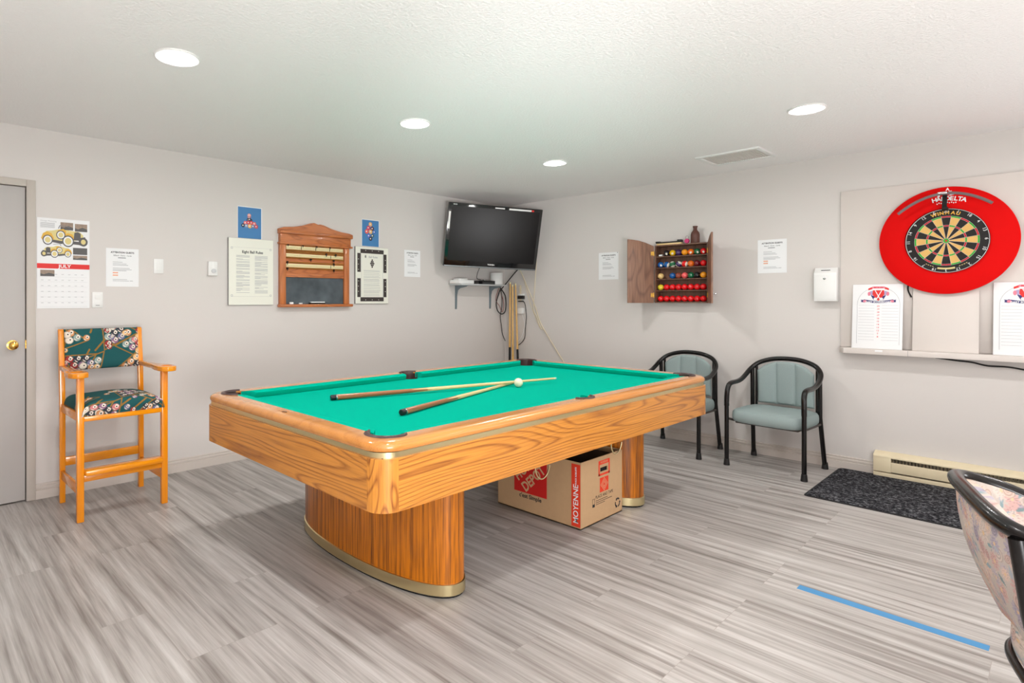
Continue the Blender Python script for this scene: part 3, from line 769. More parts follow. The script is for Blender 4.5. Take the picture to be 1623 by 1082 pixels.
def floral_pattern(seed=5):
    rnd = random.Random(seed); fl = []
    pal = [(222, 194, 184), (226, 200, 186), (212, 176, 170), (198, 186, 192), (222, 206, 196), (184, 174, 188)]
    for _ in range(620):
        kind = rnd.random()
        fl.append((rnd.uniform(0, 1.25), rnd.uniform(0, .46), rnd.uniform(.018, .038) if kind < .6 else rnd.uniform(.012, .028), rnd.uniform(0, 6.3), 'f' if kind < .45 else ('l' if kind < .8 else 'r'),
                   rnd.choice(pal), rnd.choice([(140, 162, 166), (158, 176, 184), (128, 150, 152), (176, 182, 190)])))
    cell = {}
    for q in fl:
        for i in range(int((q[0] - .045) / .05), int((q[0] + .045) / .05) + 1):
            for j in range(int((q[1] - .045) / .05), int((q[1] + .045) / .05) + 1): cell.setdefault((i, j), []).append(q)
    base = srgb(194, 184, 176)
    def f(x, y):
        out = base
        for cx, cy, r, a, k, c1, c2 in cell.get((int(x / .05), int(y / .05)), ()):
            dx, dy = x - cx, y - cy; d = math.hypot(dx, dy)
            if d > r: continue
            th = math.atan2(dy, dx) - a
            if k == 'f':
                pr = r * (.55 + .45 * abs(cos(th * 5.5)))
                if d < r * .2: out = srgb(220, 190, 150)
                elif d < pr: out = srgb(*[v * .95 for v in c1]) if abs(cos(th * 5.5)) > .25 + d / r * .2 else srgb(*[v * .8 for v in c1])
            elif k == 'l':
                lx, ly = d * cos(th), d * sin(th)
                if abs(ly) < .28 * (r - abs(lx)): out = srgb(*[v * .97 for v in c2])
            else:
                out = srgb(*[v * (.86 + .1 * sin(d / r * 14 + th * 2)) for v in c1])
        return out
    return f
def floral_chair():
    t = thing('floral_tub_chair', 'pastel floral barrel chair with black tube arms at the right edge', 'chair', (-3.29, -4.67, 0), radians(16))
    side = [(.282, -.236, .47), (.282, -.236, .54), (.280, -.228, .60), (.278, -.20, .645), (.278, -.12, .670), (.277, -.02, .710), (.275, .10, .763), (.262, .175, .785), (.215, .225, .800), (.11, .241, .808), (0, .243, .810)]
    P = side + [(-x, y, z) for x, y, z in reversed(side[:-1])]
    b = MB(); b.tube(P, .0185, 0, 16, 6); b.build('arm_rail', 'gloss_black', t)
    for s in (-1, 1):
        b = MB(); b.tube([(s * .282, -.236, .48), (s * .282, -.236, .0)], .018, 0, 12, smooth=False); b.build('leg', 'gloss_black', t)
        b = MB(); b.tube([(.284, .085, .745), (.268, .03, .42), (.262, -.10, .0)] if s > 0 else [(-.258, .212, .785), (-.262, .192, .62), (-.245, .150, .42), (-.262, -.06, .0)], .017, 0, 12, smooth=False); b.build('leg', 'gloss_black', t)
        b = MB(); b.tube([(.286, .035, .72), (.272, .02, .43)] if s > 0 else [(-.277, .165, .765), (-.277, .150, .62), (-.262, .115, .43)], .011, 0, 12, smooth=False); b.build('back_upright', 'gloss_black', t)
    f = floral_pattern()
    Q = catmull([p for p in P[5:-5]], 8); n = len(Q)
    def top(u):
        q = u * (n - 1); i = min(n - 2, int(q)); return Q[i].lerp(Q[i + 1], q - i)
    def shell(off, z0):
        def fn(u, v):
            p = top(u); q = 1 - v          # v=1 at the tube, v=0 at the seat
            cx, cy = 0, -.02
            d = Vector((p.x - cx, p.y - cy, 0)); R = d.length; d.normalize()
            k = 1 - .40 * (q ** 1.5) * max(.2, d.y)
            bulge = .014 * sin(pi * v) 
            z = z0 + (p.z - .004 - z0) * v
            return (cx + d.x * (R * k + off + bulge), cy + d.y * (R * k + off + bulge), z)
        return fn
    b = MB(); so, si = shell(-.002, .465), shell(-.046, .465)
    b.grid(so, 340, 170, 0, col=lambda u, v: f(u * 1.2, v * .40)); b.grid(lambda u, v: si(1 - u, v), 260, 130, 0, col=lambda u, v: f(u * 1.1, v * .38 + .04))
    b.grid(lambda u, v: Vector(so(u, 0)).lerp(Vector(si(u, 0)), v), 80, 3, 0, col=lambda u, v: f(u * 1.2, .01))
    b.grid(lambda u, v: Vector(si(u, 1)).lerp(Vector(so(u, 1)), v), 80, 3, 0, col=lambda u, v: f(u * 1.2, .36 + .045 * v))
    for e in (0, 1): b.grid(lambda u, v: Vector(so(e, u)).lerp(Vector(si(e, u)), v), 24, 3, 0, col=lambda u, v: f(.1 + u * .3, .1 + v * .03))
    b.build('backrest', 'floral', t)
    loops = []
    def outl(sx, sy, z):
        P = []
        for i in range(64):
            a = 2 * pi * i / 64; c, s_ = cos(a), sin(a); e = 2 / 3.0
            P.append((sx * math.copysign(abs(c) ** e, c), -.035 + sy * math.copysign(abs(s_) ** e, s_), z))
        return P
    b = MB()
    G = [outl(q, p, z) for q, p, z in ((.225, .165, .380), (.233, .173, .388), (.237, .177, .410), (.235, .175, .445), (.220, .162, .472), (.17, .12, .486), (.08, .06, .490), (.001, .001, .490))]
    def sf(u, v):
        q = v * (len(G) - 1); i = min(len(G) - 2, int(q)); k = u * 64; j = int(k) % 64; a = Vector(G[i][j]).lerp(Vector(G[i][(j + 1) % 64]), k - int(k)); c = Vector(G[i + 1][j]).lerp(Vector(G[i + 1][(j + 1) % 64]), k - int(k))
        return a.lerp(c, q - i)
    b.grid(sf, 256, 80, 0, col=lambda u, v: f(u * 1.2, v * .25 + .1)); b.build('seat', 'floral', t)
    b = MB(); R = [(x, y, z) for x, y, z in outl(.236, .178, .372)]; b.tube(R, .011, 0, 10, 1, closed=True, smooth=False); b.bx(-.2, .2, -.20, .09, .362, .384); b.build('seat_frame', 'gloss_black', t)
floral_chair()

# ------------------------------------------------------------------ left wall: papers, boards, switches
def notice(name, label, x, z, wd, h, loc_rz=None, wall='L', marks=True, pin=False):
    b = MB(); y = -.0022
    b.bx(0, wd, -.002, -.0005, -h, 0, 0)
    s = wd / .216
    b.text('ATTENTION GUESTS', wd / 2, -.030 * s, y, .0165 * s, 1, bold=.0006)
    b.text('Billiard - Darts - Cards', wd / 2, -.052 * s, y, .013 * s, 2, bold=.0002)
    b.rect(wd * .36, wd * .60, -.071 * s, -.066 * s, y, 2)
    rows = [(.098, .30), (.110, .42), (.120, .47), (.142, .52), (.152, .58), (.160, .42), (.224, .44), (.234, .50)]
    for zz, L in rows: b.rect(wd * .2, wd * (.2 + L), -(zz + .0035) * s, -zz * s, y, 3)
    b.rect(wd * .72, wd * .82, -.237 * s, -.233 * s, y, 3)
    if marks:
        for zz in (.172, .190): b.rect(wd * .2, wd * .36, -(zz + .010) * s, -zz * s, y, 4)
    if pin: b.lathe([(0, 0), (.004, 0), (.004, .003), (0, .004)], 1, 10, Matrix.Translation((wd - .01, -.002, -.006)) @ Matrix.Rotation(pi / 2, 4, 'X'))
    o = b.build(name, ['paper', 'ink', 'mid_ink', 'grey_ink', 'orange_ink'], loc=(x, 0, z) if wall == 'L' else (0, x, z), rz=0 if wall == 'L' else RW)
    return tag(o, label, 'notice', 'printed house notices')
notice('notice', 'white printed notice between the calendar and the light switch', -4.315, 1.680, .213, .273)
notice('notice', 'small white notice left of the television under the ceiling slope of shelf', -1.580, 1.827, .218, .276, marks=False)
notice('notice', 'white printed notice left of the open ball cabinet door', -1.288, 1.803, .226, .280, wall='R', marks=False, pin=True)
notice('notice', 'white printed notice between ball cabinet and the white comment box', -2.825, 1.820, .221, .282, wall='R')
for o in C.objects:
    if o.get('label', '').startswith('small white notice left of the television'): o['label'] = 'white printed notice on the wall between the black bordered rules board and the television'

def calendar():
    b = MB(); W, Hh = .304, .602; y = -.0045
    b.bx(0, W, -.004, -.001, -Hh, 0, 0)
    b.text('Vintage Motoring', .018, -.020, y, .013, 4, ax='LEFT')
    for k in range(6): b.rect(.018, .10, -.034 - .006 * k, -.0315 - .006 * k, y, 4)
    def photo(x0, x1, z0, z1, m):
        b.rect(x0, x1, z0, z1, y, m)
        b.flat([(x0, z0), (x1, z0), (x1, z0 + (z1 - z0) * .35), (x0 + (x1 - x0) * .6, z0 + (z1 - z0) * .55), (x0 + (x1 - x0) * .25, z0 + (z1 - z0) * .3), (x0, z0 + (z1 - z0) * .45)], y - .0003, 6)
    photo(.132, .206, -.073, -.022, 7); photo(.216, .290, -.078, -.026, 7); photo(.205, .290, -.236, -.190, 6); photo(.205, .290, -.272, -.242, 7)
    def car(cx, cz, s, flip=1):
        X = lambda x: cx + flip * x * s; Z = lambda z: cz + z * s
        def poly(P, m, d): b.flat([(X(p[0]), Z(p[1])) for p in P], y - d, m)
        poly([(-.42, .02), (-.46, .12), (-.38, .20), (-.26, .22), (-.12, .26), (.02, .28), (.12, .24), (.34, .22), (.42, .14), (.42, .02), (.1, -.03), (-.2, -.05)], 9, .0002)
        poly([(-.16, .12), (-.14, .24), (-.02, .28), (.04, .22), (.02, .10)], 8, .0004)
        poly([(-.50, .02), (-.46, .14), (-.38, .19), (-.28, .15), (-.22, .02), (-.28, -.08), (-.45, -.06)], 8, .0005)
        poly([(-.04, .02), (.0, .14), (.08, .18), (.18, .15), (.22, .04), (.14, -.06), (-.02, -.06)], 8, .0005)
        poly([(.20, .0), (.22, .20), (.30, .22), (.36, .18), (.36, .0)], 6, .0006)
        poly([(-.28, -.07), (-.05, -.11), (.0, -.04), (-.24, -.01)], 6, .0006)
        poly([(.16, -.10), (.46, -.12), (.48, -.04), (.18, -.02)], 6, .0006)
        poly([(.30, .06), (.46, .10), (.50, -.02), (.44, -.14), (.34, -.12)], 6, .0007)
        for wx, wz, r in ((-.36, -.02, .11), (.08, -.03, .13), (.42, -.03, .10), (-.08, .12, .10)):
            b.disc(X(wx), Z(wz), r * s, r * 1.15 * s, y - .0009, 6); b.disc(X(wx), Z(wz), r * .8 * s, r * .92 * s, y - .0012, 0 if wx < .4 else 6); b.disc(X(wx), Z(wz), r * .55 * s, r * .65 * s, y - .0015, 9)
        b.flat([(X(-.14), Z(.28)), (X(-.11), Z(.36)), (X(-.09), Z(.36)), (X(-.12), Z(.28))], y - .0005, 5); b.flat([(X(-.10), Z(.355)), (X(.12), Z(.32)), (X(.12), Z(.335)), (X(-.10), Z(.37))], y - .0005, 5)
    car(.155, -.140, .265); car(.112, -.232, .175, -1)
    b.rect(0, W, -.336, -.303, y, 1); b.text('JULY', W / 2 + .005, -.320, y - .0006, .030, 0, bold=.0008, sx=1.15)
    photo(.018, .098, -.388, -.346, 7)
    for r in range(6):
        for c in range(7):
            if r == 0 and c < 2: continue
            b.rect(.022 + .0385 * c, .036 + .0385 * c, -.398 - .038 * r + .022, -.3955 - .038 * r + .022, y, 4)
    for r in range(7): b.rect(.014, .292, -.3925 - .033 * r, -.3920 - .033 * r, y - .0001, 10)
    o = b.build('wall_calendar', ['paper', 'red_ink', 'paper', 'ink', 'grey_ink', 'mid_ink', 'dark_ink', 'brown_ink', 'car_yellow', 'car_cream', 'grey_ink'], loc=(-4.722, 0, 1.857))
    tag(o, 'wall calendar open at July with yellow vintage cars beside the door', 'calendar')
calendar()

def plate(name, label, x, z, wd, h, cat, kind):
    t = thing(name, label, cat, (x, 0, z))
    b = MB(); b.box((wd / 2, -.004, -h / 2), (wd, .007, h), 0, .002); b.build('cover_plate', 'white', t)
    b = MB()
    if kind == 'rocker': b.box((wd / 2, -.009, -h / 2), (.032, .006, .066), 0, .001)
    elif kind == 'outlet':
        for s in (-1, 1): b.box((wd / 2, -.008, -h / 2 + s * .022), (.034, .003, .030), 0, .001)
        b.rect(wd / 2 - .012, wd / 2 + .012, -h / 2 - .040, -h / 2 - .037, -.0098, 1)
    b.build('rocker' if kind == 'rocker' else 'socket', ['white', 'mid_ink'], t)
plate('light_switch', 'white light switch plate right of the notice by the calendar', -3.999, 1.617, .069, .108, 'light switch', 'rocker')
plate('wall_outlet', 'white wall outlet plate at the lower right corner of the calendar', -4.402, 1.366, .066, .108, 'outlet', 'outlet')
t = thing('thermostat', 'small white thermostat with round dial, left of the rules board', 'thermostat', (-3.598, 0, 1.616))
MB().box((.036, -.012, -.056), (.072, .023, .112), 0, .004).build('casing', 'white', t)
MB().lathe([(0, 0), (.018, 0), (.018, .006), (.015, .008), (0, .008)], 0, 24, Matrix.Translation((.04, -.0235, -.075)) @ Matrix.Rotation(pi / 2, 4, 'X')).build('dial', mat('dial_grey', srgb(205, 206, 208), .4), t)

def ball_poster(label, x, z, wd, h, balls):
    b = MB(); y = -.0022; b.bx(0, wd, -.002, -.0005, -h, 0, 1)
    b.rect(.003, wd - .007, -h, -.006, y, 0)
    mats = ['poster_blue', 'paper']; cols = {}
    for k, (bx_, bz, r, c) in enumerate(balls):
        if c not in cols: cols[c] = len(mats); mats.append(mat('poster_ball_%d_%d_%d' % c, srgb(*c), .5))
        b.disc(bx_, -bz, r, r, y - .0002 * (k + 1), cols[c], 18)
        wi = cols.setdefault((240, 232, 225), None)
        if wi is None: cols[(240, 232, 225)] = len(mats); mats.append(mat('poster_ball_white', srgb(240, 232, 225), .5))
        b.disc(bx_ - r * .1, -bz + r * .05, r * .36, r * .36, y - .0002 * (k + 1) - .0001, cols[(240, 232, 225)], 12)
    o = b.build('poster', mats, loc=(x, 0, z)); tag(o, label, 'poster', 'blue racked ball posters')
K = (40, 40, 60)
tri = [(.10, .072, .016, (226, 160, 150)), (.10, .088, .014, (200, 110, 110)), (.092, .110, .015, K), (.112, .112, .015, K), (.102, .105, .015, K),
       (.066, .136, .016, (230, 110, 110)), (.092, .132, .016, (214, 60, 80)), (.118, .132, .016, (220, 70, 80)), (.144, .138, .016, (230, 110, 110)),
       (.046, .158, .016, K), (.074, .160, .017, (120, 150, 190)), (.104, .160, .018, (236, 180, 100)), (.132, .160, .016, (110, 130, 170)), (.160, .160, .016, (206, 70, 80))]
ball_poster('blue poster of racked balls in a triangle above the eight ball rules board', -3.352, 2.084, .213, .262, tri)
dia = [(.102, .046, .021, (236, 176, 110)), (.078, .082, .021, (214, 50, 90)), (.124, .086, .021, (90, 40, 50)), (.058, .118, .022, (236, 90, 80)), (.104, .118, .022, (232, 180, 110)), (.148, .118, .019, (60, 110, 190)),
       (.082, .158, .021, (90, 110, 200)), (.126, .156, .020, (60, 100, 120)), (.104, .186, .020, K)]
ball_poster('blue poster of diamond racked balls above the black bordered rules board', -2.112, 2.094, .211, .260, dia)

def rules_board():
    b = MB(); W, Hh = .392, .548; b.bx(0, W, -.016, -.004, -Hh, 0, 1); b.bx(.001, W - .001, -.0185, -.016, -Hh + .001, -.001, 0)
    y = -.0190
    b.text('Eight Ball Rules', W / 2 + .01, -.112, y, .030, 2, bold=.0008)
    r = random.Random(4)
    for c, x0 in ((0, .065), (1, .225)):
        z = -.140
        while z > -.45:
            n = r.randint(2, 7)
            for _ in range(n):
                b.rect(x0, x0 + .115 * (1 if r.random() > .2 else r.uniform(.3, .8)), z - .0028, z, y, 3); z -= .0068
                if z < -.45: break
            z -= .008
    for (x, z) in ((.028, -.083), (W - .025, -.083), (.028, -Hh + .078), (W - .025, -Hh + .078)): b.ring(x, z, .006, .009, y, 3, 14)
    b.rect(.02, W - .02, -.0755, -.0745, y, 3); b.rect(.02, W - .02, -Hh + .07, -Hh + .071, y, 3)
    o = b.build('rules_board', [mat('cream_laminate', srgb(236, 236, 224), .4), 'dark_ink', 'ink', 'grey_ink'], loc=(-3.436, 0, 1.818)); tag(o, 'cream Eight Ball Rules board with two text columns', 'sign')
    b = MB(); W, Hh = .396, .548; b.bx(0, W, -.016, -.004, -Hh, 0, 1); b.bx(.001, W - .001, -.0185, -.016, -Hh + .001, -.001, 0)
    d, wd = .022, .040; g = .058
    b.rect(g, W - g, -d - wd, -d, y, 2); b.rect(g, W - g, -Hh + d, -Hh + d + wd, y, 2)
    for x0 in (d, W - d - wd):
        b.rect(x0, x0 + wd, -Hh / 2 + .03, -g - .005, y, 2); b.rect(x0, x0 + wd, -Hh + g + .005, -Hh / 2 - .03, y, 2)
    for x in (.12, .198, .276):
        for z in (-d - .013, -Hh + d + .015): b.disc(x, z, .004, .004, y - .0004, 0, 8)
    for z in (-.12, -.17, -.22, -.33, -.38, -.43):
        for x in (d + .013, W - d - .015): b.disc(x, z, .004, .004, y - .0004, 0, 8)
    for x in (.07, W - .07): b.rect(x, x + .002, -Hh + .065, -.065, y, 3)
    b.text('8', .118, -.094, y, .034, 2, bold=.001); b.text('Ball Rules', .21, -.096, y, .028, 3, bold=.0005)
    for k, n in enumerate((1, 2, 3, 2, 1)):
        for q in range(n): b.disc(W / 2 + (q - (n - 1) / 2) * .017, -.125 - .0165 * k, .0088, .0088, y, 2, 12)
    z = -.225; r = random.Random(9)
    while z > -.475:
        for _ in range(r.randint(1, 3)): b.rect(.095, .30 - r.uniform(0, .02), z - .003, z, y, 3); z -= .010
        z -= .006
    o = b.build('rules_board', [bpy.data.materials['cream_laminate'], 'dark_ink', mat('brown_black_ink', srgb(58, 50, 48), .6), 'grey_ink'], loc=(-2.198, 0, 1.824)); tag(o, 'narrow rules board bordered like a black pool table', 'sign')
rules_board()

def snooker_board():
    t = thing('scoring_board', 'oak snooker scoring board with brass rails and chalkboard', 'scoreboard', (-2.990, 0, 1.248))
    W = .71                     # local x 0..W across the body, z from the ledge
    def z_(a): return a - 1.248
    b = MB(); b.bx(.0, .055, -.038, -.002, .022, .56, 0, .002); b.build('stile', 'board_z', t)
    b = MB(); b.bx(W - .055, W, -.038, -.002, .022, .56, 0, .002); b.build('stile', 'board_z', t)
    b = MB(); b.bx(-.010, W + .028, -.062, -.002, 0, .026, 0, .006); b.build('chalk_ledge', 'board_w', t)
    b = MB(); b.bx(.055, W - .055, -.022, -.004, .288, .56); b.bx(.055, W - .055, -.030, -.004, .262, .292, 0, .002); b.build('back_panel', 'board_w', t)
    b = MB(); b.bx(-.010, W + .028, -.055, -.002, .545, .562, 0, .004)
    b.bx(.0, W + .012, -.046, -.002, .560, .640, 0, .004); b.bx(-.010, W + .028, -.060, -.002, .634, .664, 0, .006)
    pts = [(-.012, .655), (W + .03, .655), (W + .03, .672), (W - .01, .682), (W - .10, .690), (W - .20, .710), (W - .28, .735), (W - .32, .742), (W / 2 + .01, .738), (W / 2 - .03, .750), (W / 2 - .07, .742), (W / 2 - .14, .718), (.12, .698), (.03, .690), (-.012, .676)]
    b.prism(pts, -.052, -.010, 0, 'y'); b.build('cornice', 'board_w', t)
    b = MB(); b.bx(.055, W - .055, -.016, -.006, .024, .264); b.build('chalkboard', 'slate', t, label='dusty grey chalkboard panel')
    for z0, z1, segs in ((.505, .535, 4), (.440, .468, 2), (.350, .380, 2)):
        b = MB(); x0, x1 = .062, W - .065; b.bx(x0, x1, -.030, -.022, z0, z1, 0, .001)
        if segs == 4: cuts = [x0 + (x1 - x0) * k / 4 for k in (1, 2, 3)]
        else: cuts = [x0 + (x1 - x0) * .77]
        for c in cuts: b.rect(c - .003, c + .003, z0, z1, -.0304, 1)
        n = 40
        for k in range(n): b.rect(x0 + (x1 - x0) * (k + .25) / n, x0 + (x1 - x0) * (k + .7) / n, z0 + .008, z0 + .018, -.0303, 2)
        b.build('number_strip', ['ivory', 'ink', mat('faded_ink', srgb(190, 170, 120), .6) if 'faded_ink' not in bpy.data.materials else bpy.data.materials['faded_ink']], t)
        for zz in (z1 + .012, z0 - .010):
            r = MB(); r.tube([(x0 - .004, -.034, zz), (x1 + .004, -.034, zz)], .0042, 0, 8, smooth=False); r.build('brass_rail', 'gold', t)
    for x, z in ((.075, .549), (.22, .549), (.36, .549), (.50, .549), (.46, .478), (.56, .478), (.30, .424), (.54, .424), (.07, .392), (.54, .392), (.07, .336), (.54, .336)):
        s = MB(); s.tube([(x - .007, -.034, z), (x + .007, -.034, z)], .0085, 0, 10, smooth=False); s.prism([(x - .007, z), (x + .007, z), (x, z - .024)], -.040, -.036, 0, 'y'); s.build('slider', 'gloss_black', t)
snooker_board()
t = thing('board_eraser', 'black felt board eraser with a white back on the scoring board ledge', 'eraser', (-2.990 + .36, -.040, 1.2745))
MB().box((0, 0, .006), (.150, .036, .012), 0, .003).build('felt_pad', 'matt_black', t)
MB().box((.004, 0, .017), (.140, .032, .010), 0, .003).build('handle', 'paper', t)
tag(MB().box((0, 0, .009), (.034, .020, .018), 0, .003).build('chalk', 'paper', loc=(-2.990 + .105, -.038, 1.2745)), 'larger white chalk piece at the left end of the scoring board ledge', 'chalk', 'chalk on the ledge')
tag(MB().box((0, 0, .006), (.032, .014, .011), 0, .003).build('chalk', 'paper', loc=(-2.990 + .195, -.040, 1.2745)), 'smaller white chalk piece midway between the big chalk and the eraser', 'chalk', 'chalk on the ledge')

# ------------------------------------------------------------------ television corner
def television():
    TL, TR, BL, BR = [Vector(p) for p in ((-1.17, -.241, 2.336), (-.202, -.720, 2.300), (-1.128, -.106, 1.676), (-.159, -.585, 1.641))]
    k = 6.22 / 6.3
    TL, TR, BL, BR = [CAM + (p - CAM) * k for p in (TL, TR, BL, BR)]
    c = (TL + TR + BL + BR) / 4; X = ((TR - TL) + (BR - BL)).normalized(); Z = ((TL - BL) + (TR - BR)); Z = (Z - X * Z.dot(X)).normalized(); Y = Z.cross(X)
    W = ((TR - TL).length + (BR - BL).length) / 2; Hh = ((TL - BL).length + (TR - BR).length) / 2
    t = thing('television', 'black flat screen television tilted down in the corner under the ceiling', 'television', c)
    t.rotation_euler = Matrix((X, Y, Z)).transposed().to_euler()
    b = MB(); b.box((0, .022, 0), (W, .045, Hh), 0, .006); b.box((0, .055, 0), (W * .7, .05, Hh * .65), 0, .02); b.build('casing', 'bezel', t)
    b = MB(); b.bx(-W / 2 + .035, W / 2 - .035, -.0015, .002, -Hh / 2 + .065, Hh / 2 - .035); b.build('screen', 'screen', t)
    b = MB(); b.bx(-W / 2 + .006, W / 2 - .006, -.004, .02, -Hh / 2 - .004, -Hh / 2 + .012, 0, .003); b.build('silver_strip', 'silver', t)
    b = MB(); b.text('TOSHIBA', .0, -Hh / 2 + .036, -.002, .020, 0, bold=.0006); b.text('REGZA', -W / 2 + .07, Hh / 2 - .018, -.002, .014, 0, bold=.0005)
    b.rect(-W / 2 + .008, -W / 2 + .028, .06, .24, -.002, 0); b.rect(-.02, .09, Hh / 2 - .030, Hh / 2 - .018, -.002, 0); b.rect(.14, .40, Hh / 2 - .034, Hh / 2 - .016, -.002, 0); b.rect(.402, .43, Hh / 2 - .034, Hh / 2 - .016, -.002, 1); b.build('lettering', ['white', 'red_ink'], t, label='white maker lettering and stickers on the frame')
    # wall bracket behind, reaching into the corner
    inv = t.rotation_euler.to_matrix().inverted()
    p = inv @ (Vector((-.06, -.06, 1.98)) - c)
    b = MB(); b.box((0, .085, 0), (.30, .02, .30), 0, .003); b.tube([(0, .09, 0), tuple(p)], .022, 0, 10, smooth=False); b.build('wall_mount', 'black', t)
television()

def corner_shelf():
    t = thing('wall_shelf', 'narrow pale shelf on two grey brackets below the television', 'shelf', (0, 0, 1.472))
    b = MB(); b.bx(-.946, -.200, -.205, -.001, 0, .016, 0, .002); b.build('board', 'shelf_w', t)
    for x in (-.835, -.27):
        b = MB(); b.bx(x - .014, x + .014, -.006, -.001, -.262, 0, 0, .001); b.bx(x - .014, x + .014, -.18, -.006, -.008, 0, 0, .001)
        P = [(-.006, -.245), (-.016, -.24), (-.022, -.10), (-.035, -.055), (-.07, -.030), (-.17, -.014), (-.17, -.006), (-.006, -.006)]
        b.prism([(y, z) for y, z in P], x - .003, x + .003, 0, 'x'); b.build('bracket', 'bracket', t)
corner_shelf()
SZ = 1.488
t = thing('router', 'flat white electronics box at the left end of the shelf', 'electronics box', (-.845, -.105, SZ))
MB().box((0, 0, .022), (.235, .15, .042), 0, .006).build('casing', 'white', t); MB().box((-.01, .01, .051), (.13, .10, .016), 0, .005).build('lid', 'white', t)
tag(MB().box((0, 0, .019), (.09, .09, .036), 0, .004).build('power_adapter', 'black', loc=(-.655, -.10, SZ)), 'small black box between the white router and the black player', 'electronics box')
t = thing('media_player', 'low black media player in the middle of the shelf', 'electronics box', (-.475, -.10, SZ))
MB().box((0, 0, .022), (.215, .14, .042), 0, .006).build('casing', 'black', t); MB().bx(-.10, .10, -.073, -.070, .012, .016).build('front_strip', 'silver', t)
tag(MB().box((0, 0, .006), (.07, .025, .012), 0, .003).build('remote_control', 'white', loc=(-.50, -.10, SZ + .0435)), 'small white remote lying on top of the black player', 'remote')
tag(MB().lathe([(0, 0), (.068, 0), (.071, .003), (.071, .132), (.067, .138), (0, .139)], 0, 40).build('speaker', 'white', loc=(-.293, -.125, SZ)), 'white cylinder speaker at the right end of the shelf', 'speaker')

def cable(name, label, P, r, m, group=None, n=6):
    o = MB().tube(P, r, 0, 7, n).build(name, m); return tag(o, label, 'cable', group)
R_ = lambda P, x=-.012: [(x, y, z) for y, z in P]
cable('cable', 'cream cable running diagonally down the right wall to the pool table corner', R_([(-.15, 1.80), (-.234, 1.686), (-.327, 1.512), (-.465, 1.241), (-.537, 1.061), (-.659, .887), (-.787, .718), (-.895, .56), (-.93, .3), (-.93, .0975 + .05)]), .0060, 'cream_cable', 'cables around the television')
cable('cable', 'cream cable dropping straight from the right end of the television', R_([(-.40, 1.95), (-.492, 1.82), (-.474, 1.495), (-.456, 1.219), (-.500, 1.12), (-.545, 1.02), (-.572, .983)], -.026), .0055, 'cream_cable', 'cables around the television')
cable('cable', 'thin cream cable ending in a small curl on the right wall', R_([(-.30, 1.56), (-.327, 1.461), (-.375, 1.32), (-.42, 1.204), (-.501, 1.046), (-.54, .985), (-.575, .972)], -.006), .0042, 'cream_cable', 'cables around the television')
cable('cable', 'thin black cable hanging from the television onto the media player', [(-.61, -.17, 1.70), (-.607, -.12, 1.62), (-.600, -.10, 1.565), (-.575, -.10, 1.545), (-.50, -.115, 1.537)], .0035, 'black', 'cables around the television')
cable('cable', 'thick black cable slanting from the television to the shelf end', [(.0 - .06, -.28, 1.69), (-.09, -.22, 1.62), (-.135, -.14, 1.51), (-.17, -.10, 1.445), (-.13, -.06, 1.42)], .0065, 'black', 'cables around the television')
cable('cable', 'black cable coiled in a hanging loop below the shelf end', [(-.13, -.05, 1.455), (-.17, -.05, 1.38), (-.21, -.05, 1.28), (-.19, -.05, 1.19), (-.12, -.05, 1.145), (-.055, -.05, 1.17), (-.035, -.05, 1.25), (-.05, -.05, 1.36), (-.11, -.05, 1.43), (-.15, -.05, 1.462)], .0065, 'black', 'cables around the television')
cable('cable', 'black cable hanging below the shelf down toward the floor sockets', [(-.12, -.03, 1.46), (-.09, -.03, 1.36), (-.085, -.03, 1.25), (-.115, -.03, 1.12), (-.10, -.03, 1.02), (-.075, -.03, .90), (-.02, -.025, .82)], .005, 'black', 'cables around the television')
cable('cable', 'thin dark red cable criss-crossing the black loop below the shelf', [(-.13, -.02, 1.455), (-.185, -.02, 1.32), (-.12, -.02, 1.24), (-.07, -.02, 1.17), (-.04, -.02, 1.26), (-.09, -.02, 1.40)], .003, 'red_cable', 'cables around the television')
cable('cable', 'black cable looping down from the wall adapters behind the standing cues', [(-.05, -.30, 1.30), (-.035, -.335, 1.27), (-.02, -.345, 1.12), (-.02, -.33, .98), (-.02, -.32, .87), (-.02, -.26, .80), (-.02, -.20, .77)], .0045, 'black', 'cables around the television')
cable('cable', 'white cable looping below the lower wall adapter', [(-.008, -.27, 1.15), (-.008, -.31, 1.04), (-.008, -.29, .93), (-.008, -.25, .86), (-.008, -.21, .82)], .004, 'white', 'cables around the television')
t = thing('power_plug', 'white and black plug adapter on the right wall, the upper one', 'plug adapter', (-.001, -.275, 1.318), RW)
MB().box((0, -.02, .055), (.072, .038, .02), 0, .004).build('white_cap', 'white', t); MB().box((0, -.028, .025), (.070, .054, .040), 0, .005).build('plug_body', 'black', t); MB().box((-.01, -.02, -.022), (.06, .038, .012), 0, .003).build('lower_plug', 'black', t)
tag(MB().box((0, -.022, .033), (.080, .042, .066), 0, .006).build('power_plug', 'white', loc=(-.001, -.268, 1.152), rz=RW), 'plain white plug adapter on the right wall, the lower one', 'plug adapter')
tag(MB().box((0, -.006, 0), (.030, .010, .19), 0, .004).build('cable_tag', 'cream_cable', loc=(-.001, -.245, 1.39), rz=RW), 'slim cream strip fixed to the wall above the plug adapters', 'wall strip')

